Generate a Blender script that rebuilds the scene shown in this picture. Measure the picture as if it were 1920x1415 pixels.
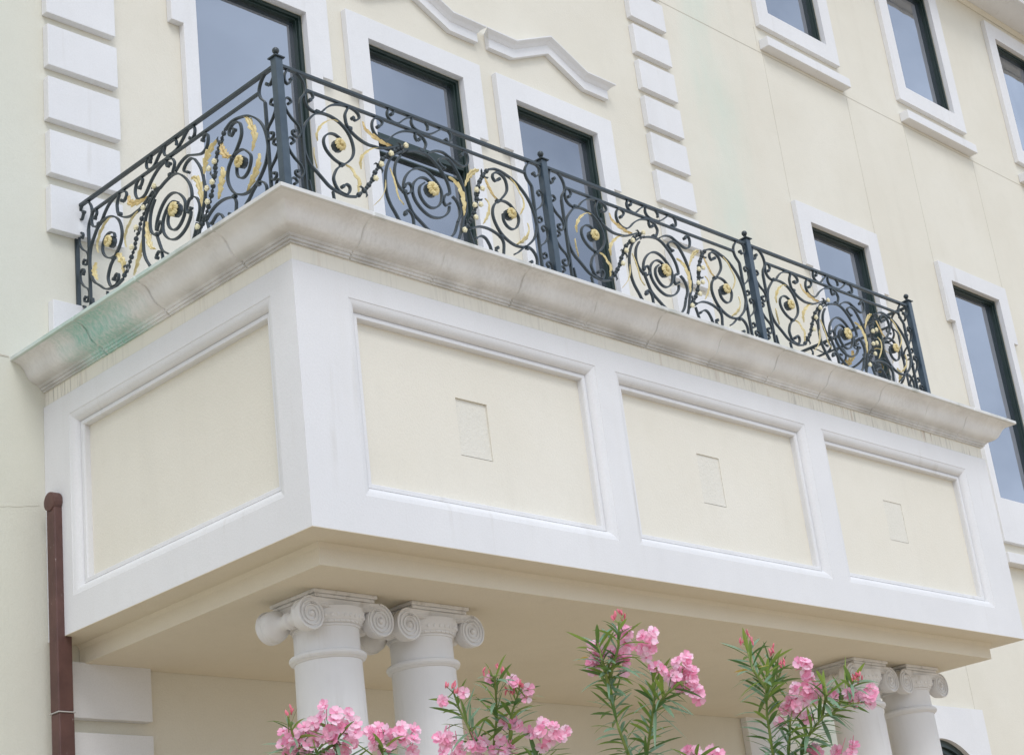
import bpy, bmesh, math, random
from mathutils import Vector, Matrix, noise
for _o in list(bpy.data.objects): bpy.data.objects.remove(_o)
S = bpy.context.scene
COL = S.collection
PI = math.pi
R = math.radians
rnd = random.Random(7)

# ---------------------------------------------------------------- camera
cam_d = bpy.data.cameras.new("camera"); cam = bpy.data.objects.new("camera", cam_d); COL.objects.link(cam)
cam_d.sensor_width = 36.0; cam_d.lens = 3305.79 / 1920 * 36.0
cam_d.clip_start = 0.1; cam_d.clip_end = 2000
rt = Vector((0.70196, -0.70287, -0.11503)).normalized()
up = Vector((-0.18184, -0.33303, 0.92522)).normalized()
fw = Vector((0.68862, 0.62854, 0.36158)).normalized()
up = (up - fw * up.dot(fw)).normalized(); rt = fw.cross(up)
m = Matrix.Identity(4)
for i in range(3):
    m[i][0] = rt[i]; m[i][1] = up[i]; m[i][2] = -fw[i]
m[0][3], m[1][3], m[2][3] = -5.3547, -6.3119, -2.5475
cam.matrix_world = m
S.camera = cam

# ---------------------------------------------------------------- sky, sun, exposure
SUN_EL, SUN_AZ = R(52), R(212)          # azimuth measured from +Y towards +X
w = bpy.data.worlds.new("World"); S.world = w; w.use_nodes = True
nt = w.node_tree; nt.nodes.clear()
wo = nt.nodes.new("ShaderNodeOutputWorld"); bg = nt.nodes.new("ShaderNodeBackground")
sky = nt.nodes.new("ShaderNodeTexSky"); sky.sky_type = 'NISHITA'; sky.sun_disc = False
sky.sun_elevation = SUN_EL; sky.sun_rotation = SUN_AZ; sky.air_density = 1.0; sky.dust_density = 4.0; sky.ozone_density = 1.0
tc = nt.nodes.new("ShaderNodeTexCoord"); nz = nt.nodes.new("ShaderNodeTexNoise"); nz.inputs['Scale'].default_value = 4.2
nz.inputs['Detail'].default_value = 6
mp = nt.nodes.new("ShaderNodeMapping"); mp.inputs['Scale'].default_value = (1, 1, 2.2)
cr = nt.nodes.new("ShaderNodeValToRGB"); cr.color_ramp.elements[0].position = 0.36; cr.color_ramp.elements[1].position = 0.66
cr.color_ramp.elements[0].color = (.42, .42, .42, 1); cr.color_ramp.elements[1].color = (1, 1, 1, 1)
mx = nt.nodes.new("ShaderNodeMix"); mx.data_type = 'RGBA'; mx.inputs['B'].default_value = (9.0, 10.35, 12.5, 1)
nt.links.new(tc.outputs['Generated'], mp.inputs['Vector']); nt.links.new(mp.outputs['Vector'], nz.inputs['Vector'])
nt.links.new(nz.outputs['Fac'], cr.inputs['Fac']); nt.links.new(cr.outputs['Color'], mx.inputs['Factor'])
nt.links.new(sky.outputs['Color'], mx.inputs['A']); nt.links.new(mx.outputs['Result'], bg.inputs['Color'])
bg.inputs['Strength'].default_value = 0.10
nt.links.new(bg.outputs['Background'], wo.inputs['Surface'])
sd = bpy.data.lights.new("sun", 'SUN'); sd.energy = 1.0; sd.angle = R(25); sd.color = (1.0, 0.99, 0.985)
sun = bpy.data.objects.new("sun", sd); COL.objects.link(sun)
dirv = Vector((math.sin(SUN_AZ) * math.cos(SUN_EL), math.cos(SUN_AZ) * math.cos(SUN_EL), math.sin(SUN_EL)))
sun.rotation_euler = dirv.to_track_quat('Z', 'Y').to_euler(); sun.location = dirv * 40
S.view_settings.view_transform = 'Standard'; S.view_settings.look = 'None'
S.view_settings.exposure = 0.28; S.view_settings.gamma = 1.0
S.view_settings.use_curve_mapping = False
S.render.engine = 'CYCLES'
S.cycles.max_bounces = 8; S.cycles.diffuse_bounces = 6

# ---------------------------------------------------------------- materials
def nodes(name):
    mt = bpy.data.materials.new(name); mt.use_nodes = True
    t = mt.node_tree; b = t.nodes["Principled BSDF"]
    return mt, t, b
def N(t, kind, **kw):
    n = t.nodes.new(kind)
    for k, v in kw.items():
        if k in n.inputs.keys(): n.inputs[k].default_value = v
        else: setattr(n, k, v)
    return n
def noise_fac(t, scale, detail=4, vec_scale=(1, 1, 1), rough=.55):
    g = N(t, "ShaderNodeNewGeometry"); mpn = N(t, "ShaderNodeMapping"); mpn.inputs['Scale'].default_value = vec_scale
    n = N(t, "ShaderNodeTexNoise"); n.inputs['Scale'].default_value = scale; n.inputs['Detail'].default_value = detail
    n.inputs['Roughness'].default_value = rough
    t.links.new(g.outputs['Position'], mpn.inputs['Vector']); t.links.new(mpn.outputs['Vector'], n.inputs['Vector'])
    return n.outputs['Fac']
def ramp(t, fac, p0, p1, c0=(0, 0, 0, 1), c1=(1, 1, 1, 1)):
    r = N(t, "ShaderNodeValToRGB"); e = r.color_ramp.elements
    e[0].position = p0; e[1].position = p1; e[0].color = c0; e[1].color = c1
    t.links.new(fac, r.inputs['Fac']); return r.outputs['Color']
def mix(t, fac, a, b, mode='MIX'):
    n = N(t, "ShaderNodeMix", data_type='RGBA', blend_type=mode)
    for s, v in (('Factor', fac), ('A', a), ('B', b)):
        if hasattr(v, 'is_output'): t.links.new(v, n.inputs[s])
        elif s == 'Factor': n.inputs[s].default_value = v
        else: n.inputs[s].default_value = v
    return n.outputs['Result']
def math_(t, op, a, b=None, c=None):
    n = N(t, "ShaderNodeMath", operation=op)
    for i, v in enumerate((a, b, c)):
        if v is None: continue
        if hasattr(v, 'is_output'): t.links.new(v, n.inputs[i])
        else: n.inputs[i].default_value = v
    return n.outputs[0]
def bump(t, b, fac, dist, strength=1.0):
    n = N(t, "ShaderNodeBump"); n.inputs['Distance'].default_value = dist; n.inputs['Strength'].default_value = strength
    t.links.new(fac, n.inputs['Height']); t.links.new(n.outputs['Normal'], b.inputs['Normal'])
def pos(t):
    g = N(t, "ShaderNodeNewGeometry"); s = N(t, "ShaderNodeSeparateXYZ"); t.links.new(g.outputs['Position'], s.inputs[0])
    return s.outputs
def band(t, v, centre, half, soft):
    "1 inside |v-centre|<half, fading over soft"
    d = math_(t, 'ABSOLUTE', math_(t, 'SUBTRACT', v, centre))
    n = N(t, "ShaderNodeMapRange"); n.inputs['From Min'].default_value = half; n.inputs['From Max'].default_value = half + soft
    n.inputs['To Min'].default_value = 1; n.inputs['To Max'].default_value = 0
    t.links.new(d, n.inputs['Value']); return n.outputs[0]

def stucco(name, c1, c2, algae=False, dist=.003, streaks=False):
    mt, t, b = nodes(name)
    big = noise_fac(t, .9, 5); fine = noise_fac(t, 60, 3); mid = noise_fac(t, 7, 5)
    col = mix(t, ramp(t, big, .35, .68), c1, c2)
    col = mix(t, math_(t, 'MULTIPLY', ramp(t, mid, .5, .75), .10), col, (c1[0] * .8, c1[1] * .8, c1[2] * .78, 1))
    sp = ramp(t, noise_fac(t, 110, 2), .40, .66)
    col = mix(t, math_(t, 'MULTIPLY', sp, .13), col, (c1[0] * .74, c1[1] * .73, c1[2] * .70, 1))
    rs = math_(t, 'MULTIPLY', ramp(t, noise_fac(t, 5.5, 4, (1, 1, .05)), .52, .78), ramp(t, noise_fac(t, .8, 3), .40, .70))
    col = mix(t, math_(t, 'MULTIPLY', rs, .16), col, (.50, .47, .40, 1))
    if algae:
        p = pos(t)
        st = noise_fac(t, 3.0, 4, (1, 1, .16))
        wob = math_(t, 'MULTIPLY_ADD', st, 1.0, p['X'])
        f = band(t, wob, 8.12, .10, .50)
        f = math_(t, 'MULTIPLY', f, math_(t, 'MULTIPLY', ramp(t, noise_fac(t, 1.7, 5, (1, 1, .5)), .30, .62), .34))
        col = mix(t, f, col, (.50, .66, .58, 1))
        f2 = band(t, p['X'], -1.6, 1.0, 1.2)
        col = mix(t, math_(t, 'MULTIPLY', f2, .40), col, (.54, .62, .55, 1))
    if streaks:
        st = noise_fac(t, 9, 4, (1, 1, .08)); ms = noise_fac(t, 1.3, 3)
        f = math_(t, 'MULTIPLY', ramp(t, st, .60, .74), ramp(t, ms, .45, .62))
        col = mix(t, math_(t, 'MULTIPLY', f, .30), col, (.45, .42, .36, 1))
        hc = ramp(t, noise_fac(t, 30, 6, (1, 1, 1), .8), .68, .74)
        col = mix(t, math_(t, 'MULTIPLY', hc, .30), col, (.50, .47, .42, 1))
    t.links.new(col, b.inputs['Base Color']); b.inputs['Roughness'].default_value = .92
    b.inputs['Specular IOR Level'].default_value = .15
    h = math_(t, 'ADD', fine, math_(t, 'MULTIPLY', noise_fac(t, 170, 2), .6))
    bump(t, b, h, dist, .5)
    return mt
M = {}
M['cream'] = stucco("cream_stucco", (.70, .665, .57, 1), (.74, .71, .62, 1), algae=True)
M['panel'] = stucco("panel_stucco", (.74, .705, .61, 1), (.77, .74, .655, 1), dist=.0025)
M['soffit'] = stucco("soffit_stucco", (.70, .64, .52, 1), (.73, .67, .55, 1))
M['patch'] = stucco("repaired_stucco", (.715, .69, .61, 1), (.75, .725, .65, 1), dist=.006)
M['white'] = stucco("white_trim_paint", (.715, .715, .72, 1), (.765, .765, .77, 1), dist=.0015, streaks=True)
M['joint'] = stucco("joint_sealant", (.54, .51, .43, 1), (.60, .57, .49, 1), dist=.001)

def stone(name, base, dark, grime=.55):
    mt, t, b = nodes(name)
    p = pos(t)
    st = noise_fac(t, 48, 5, (1, 1, .05), .7); patch = noise_fac(t, 1.6, 4); patch2 = noise_fac(t, 4.5, 4)
    f = math_(t, 'MULTIPLY', ramp(t, st, .42, .68), ramp(t, patch, .42, .62))
    col = mix(t, ramp(t, patch2, .3, .7), base, (base[0] * .86, base[1] * .85, base[2] * .84, 1))
    col = mix(t, math_(t, 'MULTIPLY', f, grime), col, dark)
    # black grime patches under the lip
    g = N(t, "ShaderNodeMapRange"); g.inputs['From Min'].default_value = 1.63; g.inputs['From Max'].default_value = 1.70
    t.links.new(p['Z'], g.inputs['Value'])
    blot = ramp(t, noise_fac(t, 3.4, 6, (1, 1, 1.6), .7), .56, .70)
    col = mix(t, math_(t, 'MULTIPLY', math_(t, 'MULTIPLY', g.outputs[0], blot), .12), col, (.22, .20, .17, 1))
    # dark line of dirt in the small mouldings
    lo = band(t, p['Z'], 1.555, .012, .03)
    col = mix(t, math_(t, 'MULTIPLY', math_(t, 'MULTIPLY', lo, ramp(t, noise_fac(t, 2.2, 5), .40, .62)), .4), col, (.15, .14, .12, 1))
    # green algae stain near the left end of the side
    a = band(t, math_(t, 'MULTIPLY_ADD', noise_fac(t, 9, 4, (1, 1, .3)), .40, p['Y']), 1.80, .10, .36)
    a = math_(t, 'MULTIPLY', a, math_(t, 'MULTIPLY_ADD', ramp(t, st, .35, .60), .7, .3))
    a = math_(t, 'MULTIPLY', a, band(t, p['X'], -.2, .25, .2))
    a = math_(t, 'MULTIPLY', a, ramp(t, p['Z'], .0, 1.0)) if False else a
    col = mix(t, math_(t, 'MULTIPLY', a, .90), col, (.28, .55, .47, 1))
    t.links.new(col, b.inputs['Base Color']); b.inputs['Roughness'].default_value = .9; b.inputs['Specular IOR Level'].default_value = .2
    bump(t, b, noise_fac(t, 90, 3), .002, .5)
    return mt
M['stone'] = stone("weathered_stone", (.80, .80, .79, 1), (.50, .49, .46, 1), .38)
mt, t, b = nodes("lip_paint"); col = mix(t, ramp(t, noise_fac(t, 5, 5), .5, .7), (.66, .66, .64, 1), (.45, .46, .42, 1))
p = pos(t); a = math_(t, 'MULTIPLY', band(t, p['X'], -.2, .15, .1), band(t, p['Y'], 1.5, .5, .6))
col = mix(t, math_(t, 'MULTIPLY', a, .5), col, (.40, .60, .52, 1))
t.links.new(col, b.inputs['Base Color']); b.inputs['Roughness'].default_value = .85; M['lip'] = mt

mt, t, b = nodes("fascia_paint")
st = ramp(t, noise_fac(t, 24, 4, (1, 1, .04), .6), .60, .72); ms = ramp(t, noise_fac(t, 2.0, 3), .42, .6)
p = pos(t); rr_ = N(t, "ShaderNodeMapRange"); rr_.inputs['From Min'].default_value = 2.6; rr_.inputs['From Max'].default_value = 4.4; t.links.new(p['X'], rr_.inputs['Value'])
ly = N(t, "ShaderNodeMapRange"); ly.inputs['From Min'].default_value = 1.5; ly.inputs['From Max'].default_value = 2.2; t.links.new(p['Y'], ly.inputs['Value'])
zone = math_(t, 'ADD', math_(t, 'MAXIMUM', rr_.outputs[0], ly.outputs[0]), .35)
st3 = ramp(t, noise_fac(t, 60, 5, (1, 1, .05), .7), .50, .62)
col = mix(t, math_(t, 'MULTIPLY', math_(t, 'MULTIPLY', math_(t, 'MULTIPLY', st, ms), .8), zone), (.77, .74, .65, 1), (.38, .22, .12, 1))
col = mix(t, math_(t, 'MULTIPLY', math_(t, 'MULTIPLY', st3, zone), math_(t, 'MULTIPLY', ms, .5)), col, (.30, .28, .25, 1))
st2 = ramp(t, noise_fac(t, 12, 4, (1, 1, .06), .6), .58, .75)
col = mix(t, math_(t, 'MULTIPLY', st2, .22), col, (.42, .40, .36, 1))
t.links.new(col, b.inputs['Base Color']); b.inputs['Roughness'].default_value = .9; M['fascia'] = mt

mt, t, b = nodes("column_stone")
col = mix(t, ramp(t, noise_fac(t, 3, 5), .35, .7), (.70, .69, .68, 1), (.75, .74, .73, 1))
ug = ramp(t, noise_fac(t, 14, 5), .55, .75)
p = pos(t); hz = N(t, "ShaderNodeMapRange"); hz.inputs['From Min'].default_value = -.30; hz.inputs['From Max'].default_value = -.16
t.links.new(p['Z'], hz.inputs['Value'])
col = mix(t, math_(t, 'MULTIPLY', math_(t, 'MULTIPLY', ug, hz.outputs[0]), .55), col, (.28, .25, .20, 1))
cs = math_(t, 'MULTIPLY', ramp(t, noise_fac(t, 22, 5, (1, 1, .07), .65), .50, .70), ramp(t, noise_fac(t, 2.5, 4), .40, .65))
col = mix(t, math_(t, 'MULTIPLY', cs, .28), col, (.44, .41, .36, 1))
t.links.new(col, b.inputs['Base Color']); b.inputs['Roughness'].default_value = .85; b.inputs['Specular IOR Level'].default_value = .25
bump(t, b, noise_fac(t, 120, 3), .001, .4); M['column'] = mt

def paint(name, c1, c2, rough, scale=12, metallic=0, spec=.5, bd=.0006):
    mt, t, b = nodes(name)
    col = mix(t, ramp(t, noise_fac(t, scale, 5), .35, .7), c1, c2)
    t.links.new(col, b.inputs['Base Color']); b.inputs['Roughness'].default_value = rough
    b.inputs['Metallic'].default_value = metallic; b.inputs['Specular IOR Level'].default_value = spec
    bump(t, b, noise_fac(t, 70, 3), bd, .5)
    return mt
M['iron'] = paint("dark_green_iron_paint", (.026, .038, .044, 1), (.042, .055, .062, 1), .36)
M['post'] = paint("sky_sheen_iron_paint", (.040, .062, .085, 1), (.060, .088, .112, 1), .30)  # dark green posts, with the sky's blue reflection mixed into the base colour
M['gold'] = paint("gold_paint", (.58, .46, .20, 1), (.76, .66, .37, 1), .5, 25)
M['goldd'] = paint("tarnished_gold_paint", (.46, .32, .12, 1), (.68, .54, .26, 1), .5, 40)
M['bud'] = paint("cream_bud_paint", (.72, .65, .42, 1), (.80, .74, .52, 1), .55, 40)
M['frame'] = paint("dark_green_window_frame", (.012, .028, .024, 1), (.020, .036, .032, 1), .38, 8)
M['pipe'] = paint("brown_pipe_paint", (.085, .040, .034, 1), (.120, .058, .048, 1), .5, 9)
_t = M['pipe'].node_tree; _b = _t.nodes['Principled BSDF']; _c = _b.inputs['Base Color'].links[0].from_socket
_s = math_(_t, 'MULTIPLY', ramp(_t, noise_fac(_t, 60, 3, (1, 1, .25)), .66, .70), ramp(_t, noise_fac(_t, 5, 2), .5, .6))
_t.links.new(mix(_t, math_(_t, 'MULTIPLY', _s, .8), _c, (.50, .46, .42, 1)), _b.inputs['Base Color'])
M['pipejoint'] = paint("pale_pipe_joint", (.40, .38, .36, 1), (.50, .48, .46, 1), .8)
M['pane'] = None
mt = bpy.data.materials.new("reflective_glass"); mt.use_nodes = True; t = mt.node_tree; t.nodes.clear()
o_ = t.nodes.new("ShaderNodeOutputMaterial"); gl = t.nodes.new("ShaderNodeBsdfGlossy"); gl.inputs['Roughness'].default_value = .03
gl.inputs['Color'].default_value = (.84, .87, .94, 1)
df = t.nodes.new("ShaderNodeBsdfDiffuse"); df.inputs['Color'].default_value = (.035, .045, .055, 1)
ms_ = t.nodes.new("ShaderNodeMixShader"); fr = t.nodes.new("ShaderNodeFresnel"); fr.inputs['IOR'].default_value = 1.5
ad = math_(t, 'ADD', fr.outputs[0], .30)
wv = noise_fac(t, 1.1, 2); bm = t.nodes.new("ShaderNodeBump"); bm.inputs['Distance'].default_value = .004; t.links.new(wv, bm.inputs['Height'])
t.links.new(bm.outputs['Normal'], gl.inputs['Normal'])
t.links.new(ad, ms_.inputs[0]); t.links.new(df.outputs[0], ms_.inputs[1]); t.links.new(gl.outputs[0], ms_.inputs[2])
t.links.new(ms_.outputs[0], o_.inputs['Surface']); M['pane'] = mt

def leafmat(name, c1, c2, c3):
    mt, t, b = nodes(name)
    g = N(t, "ShaderNodeNewGeometry")
    col = mix(t, g.outputs['Random Per Island'], c1, c2)
    col = mix(t, g.outputs['Backfacing'], col, c3)
    t.links.new(col, b.inputs['Base Color']); b.inputs['Roughness'].default_value = .45
    b.inputs['Subsurface Weight'].default_value = 0
    tr = N(t, "ShaderNodeBsdfTranslucent"); t.links.new(col, tr.inputs['Color'])
    ms = N(t, "ShaderNodeMixShader"); ms.inputs[0].default_value = .3
    o = t.nodes["Material Output"]
    t.links.new(b.outputs[0], ms.inputs[1]); t.links.new(tr.outputs[0], ms.inputs[2]); t.links.new(ms.outputs[0], o.inputs['Surface'])
    return mt
M['leaf'] = leafmat("oleander_leaf", (.085, .18, .055, 1), (.30, .42, .08, 1), (.22, .35, .22, 1))
M['leafy'] = leafmat("yellowed_leaf", (.75, .50, .10, 1), (.80, .58, .15, 1), (.75, .55, .2, 1))
M['petal'] = leafmat("pink_petal", (.94, .34, .54, 1), (.97, .72, .83, 1), (.95, .62, .76, 1))
M['petald'] = leafmat("deep_pink_throat", (.86, .26, .45, 1), (.88, .36, .52, 1), (.8, .3, .5, 1))
M['budp'] = paint("red_pink_bud", (.62, .12, .16, 1), (.70, .20, .26, 1), .5, 90)
M['stem'] = paint("green_stem", (.16, .22, .05, 1), (.24, .28, .07, 1), .55, 20)
M['bark'] = paint("grey_brown_bark", (.16, .13, .09, 1), (.24, .20, .14, 1), .85, 20)
mt, t, b = nodes("paving"); col = mix(t, ramp(t, noise_fac(t, 2, 6), .3, .7), (.47, .385, .28, 1), (.55, .455, .335, 1))
t.links.new(col, b.inputs['Base Color']); b.inputs['Roughness'].default_value = .9; bump(t, b, noise_fac(t, 40, 3), .003); M['ground'] = mt
mt, t, b = nodes("soil"); col = mix(t, ramp(t, noise_fac(t, 8, 6), .3, .7), (.10, .07, .045, 1), (.18, .13, .09, 1))
t.links.new(col, b.inputs['Base Color']); b.inputs['Roughness'].default_value = .95; bump(t, b, noise_fac(t, 20, 4), .02); M['soil'] = mt

# ---------------------------------------------------------------- mesh helpers
class MB:
    def __init__(s): s.v = []; s.f = []
    def add(s, vs, fs):
        o = len(s.v); s.v += [tuple(v) for v in vs]; s.f += [tuple(i + o for i in f) for f in fs]; return s
    def box(s, x0, x1, y0, y1, z0, z1):
        return s.add([(x0, y0, z0), (x1, y0, z0), (x1, y1, z0), (x0, y1, z0), (x0, y0, z1), (x1, y0, z1), (x1, y1, z1), (x0, y1, z1)],
                     [(0, 3, 2, 1), (4, 5, 6, 7), (0, 1, 5, 4), (1, 2, 6, 5), (2, 3, 7, 6), (3, 0, 4, 7)])
    def obox(s, c, ax, ay, az):
        c = Vector(c); vs = []
        for k in (-1, 1):
            for i, j in ((-1, -1), (1, -1), (1, 1), (-1, 1)): vs.append(c + Vector(ax) * i + Vector(ay) * j + Vector(az) * k)
        return s.add(vs, [(0, 3, 2, 1), (4, 5, 6, 7), (0, 1, 5, 4), (1, 2, 6, 5), (2, 3, 7, 6), (3, 0, 4, 7)])
    def lathe(s, c, prof, n=32, axis='Z', a0=0, a1=2 * PI):
        c = Vector(c); vs = []; full = abs(a1 - a0 - 2 * PI) < 1e-6; k = n if full else n + 1
        for r, h in prof:
            for i in range(k):
                a = a0 + (a1 - a0) * i / n
                x, y = r * math.cos(a), r * math.sin(a)
                vs.append(c + Vector({'Z': (x, y, h), 'Y': (x, h, y), 'X': (h, x, y)}[axis]))
        fs = []
        for j in range(len(prof) - 1):
            for i in range(n):
                a, b2 = j * k + i, j * k + (i + 1) % k
                fs.append((a, b2, b2 + k, a + k))
        if full:
            fs.append(tuple(range(n))[::-1]); fs.append(tuple((len(prof) - 1) * k + i for i in range(n)))
        return s.add(vs, fs)
    def ball(s, c, r, nu=8, nv=5, sq=(1, 1, 1)):
        c = Vector(c); vs = [c + Vector((0, 0, r * sq[2]))]
        for j in range(1, nv):
            th = PI * j / nv
            for i in range(nu):
                ph = 2 * PI * i / nu
                vs.append(c + Vector((r * sq[0] * math.sin(th) * math.cos(ph), r * sq[1] * math.sin(th) * math.sin(ph), r * sq[2] * math.cos(th))))
        vs.append(c - Vector((0, 0, r * sq[2]))); fs = []
        for i in range(nu): fs.append((0, 1 + i, 1 + (i + 1) % nu))
        for j in range(nv - 2):
            for i in range(nu):
                a = 1 + j * nu + i; b2 = 1 + j * nu + (i + 1) % nu
                fs.append((a, a + nu, b2 + nu, b2))
        l = len(vs) - 1
        for i in range(nu): fs.append((l, l - nu + (i + 1) % nu, l - nu + i))
        return s.add(vs, fs)
    def tube(s, pts, radii, n=6):
        pts = [Vector(p) for p in pts]; vs = []; k = len(pts)
        if not hasattr(radii, '__len__'): radii = [radii] * k
        for i, p in enumerate(pts):
            d = (pts[min(i + 1, k - 1)] - pts[max(i - 1, 0)]).normalized()
            a = d.cross(Vector((.3, .5, .8))).normalized(); b2 = d.cross(a)
            for j in range(n):
                t_ = 2 * PI * j / n; vs.append(p + (a * math.cos(t_) + b2 * math.sin(t_)) * radii[i])
        fs = [(i * n + j, i * n + (j + 1) % n, (i + 1) * n + (j + 1) % n, (i + 1) * n + j) for i in range(k - 1) for j in range(n)]
        fs.append(tuple(range(n))[::-1]); fs.append(tuple((k - 1) * n + j for j in range(n)))
        return s.add(vs, fs)
    def cells(s, xs, zs, fill, d0, d1, mp):
        nx, nz_ = len(xs) - 1, len(zs) - 1
        F = lambda i, j: 0 <= i < nx and 0 <= j < nz_ and fill((xs[i] + xs[i + 1]) / 2, (zs[j] + zs[j + 1]) / 2)
        q = lambda *p: s.add([mp(*a) for a in p], [(0, 1, 2, 3)])
        for i in range(nx):
            for j in range(nz_):
                if not F(i, j): continue
                a0, a1, b0, b1 = xs[i], xs[i + 1], zs[j], zs[j + 1]
                q((a0, b0, d0), (a1, b0, d0), (a1, b1, d0), (a0, b1, d0)); q((a0, b0, d1), (a0, b1, d1), (a1, b1, d1), (a1, b0, d1))
                if not F(i - 1, j): q((a0, b0, d0), (a0, b1, d0), (a0, b1, d1), (a0, b0, d1))
                if not F(i + 1, j): q((a1, b0, d0), (a1, b0, d1), (a1, b1, d1), (a1, b1, d0))
                if not F(i, j - 1): q((a0, b0, d0), (a0, b0, d1), (a1, b0, d1), (a1, b0, d0))
                if not F(i, j + 1): q((a0, b1, d0), (a1, b1, d0), (a1, b1, d1), (a0, b1, d1))
        return s
    def build(s, name, mat, parent=None, bevel=0, smooth=False, recalc=True, merge=True, seg=2):
        me = bpy.data.meshes.new(name); bm = bmesh.new()
        vs = [bm.verts.new(v) for v in s.v]
        for f in s.f:
            try: bm.faces.new([vs[i] for i in f])
            except ValueError: pass
        if merge: bmesh.ops.remove_doubles(bm, verts=bm.verts, dist=1e-5)
        if recalc: bmesh.ops.recalc_face_normals(bm, faces=bm.faces)
        if bevel:
            bm.edges.ensure_lookup_table()
            bmesh.ops.dissolve_limit(bm, angle_limit=R(1), verts=bm.verts, edges=bm.edges)
            ed = [e for e in bm.edges if len(e.link_faces) == 2 and e.calc_face_angle(0) > R(25)]
            bmesh.ops.bevel(bm, geom=ed, offset=bevel, segments=seg, affect='EDGES', profile=.5, clamp_overlap=True)
        bm.to_mesh(me); bm.free()
        mats = mat if isinstance(mat, (list, tuple)) else [mat]
        for mm in mats: me.materials.append(mm)
        if smooth:
            for p in me.polygons: p.use_smooth = True
            try: me.set_sharp_from_angle(angle=R(38))
            except Exception: pass
        o = bpy.data.objects.new(name, me); COL.objects.link(o)
        if parent is not None:
            o.parent = parent; o.matrix_parent_inverse = Matrix.Translation(-Vector(origin(parent)))
        return o
def origin(o):
    p = Vector(o.location)
    return p
def thing(name, label, cat, loc=(0, 0, 0), group=None):
    o = bpy.data.objects.new(name, None); COL.objects.link(o); o.location = loc; o.empty_display_size = .2
    o['label'] = label; o['category'] = cat
    if group: o['group'] = group
    return o
def crom(pts, k=5):
    P = [Vector((p[0], p[1])) for p in pts]; P = [P[0] * 2 - P[1]] + P + [P[-1] * 2 - P[-2]]; out = []
    for i in range(1, len(P) - 2):
        a, b2, c, d = P[i - 1:i + 3]
        for j in range(k):
            u = j / k
            out.append(.5 * ((2 * b2) + (c - a) * u + (2 * a - 5 * b2 + 4 * c - d) * u * u + (3 * b2 - a - 3 * c + d) * u ** 3))
    out.append(P[-2]); return out

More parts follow.
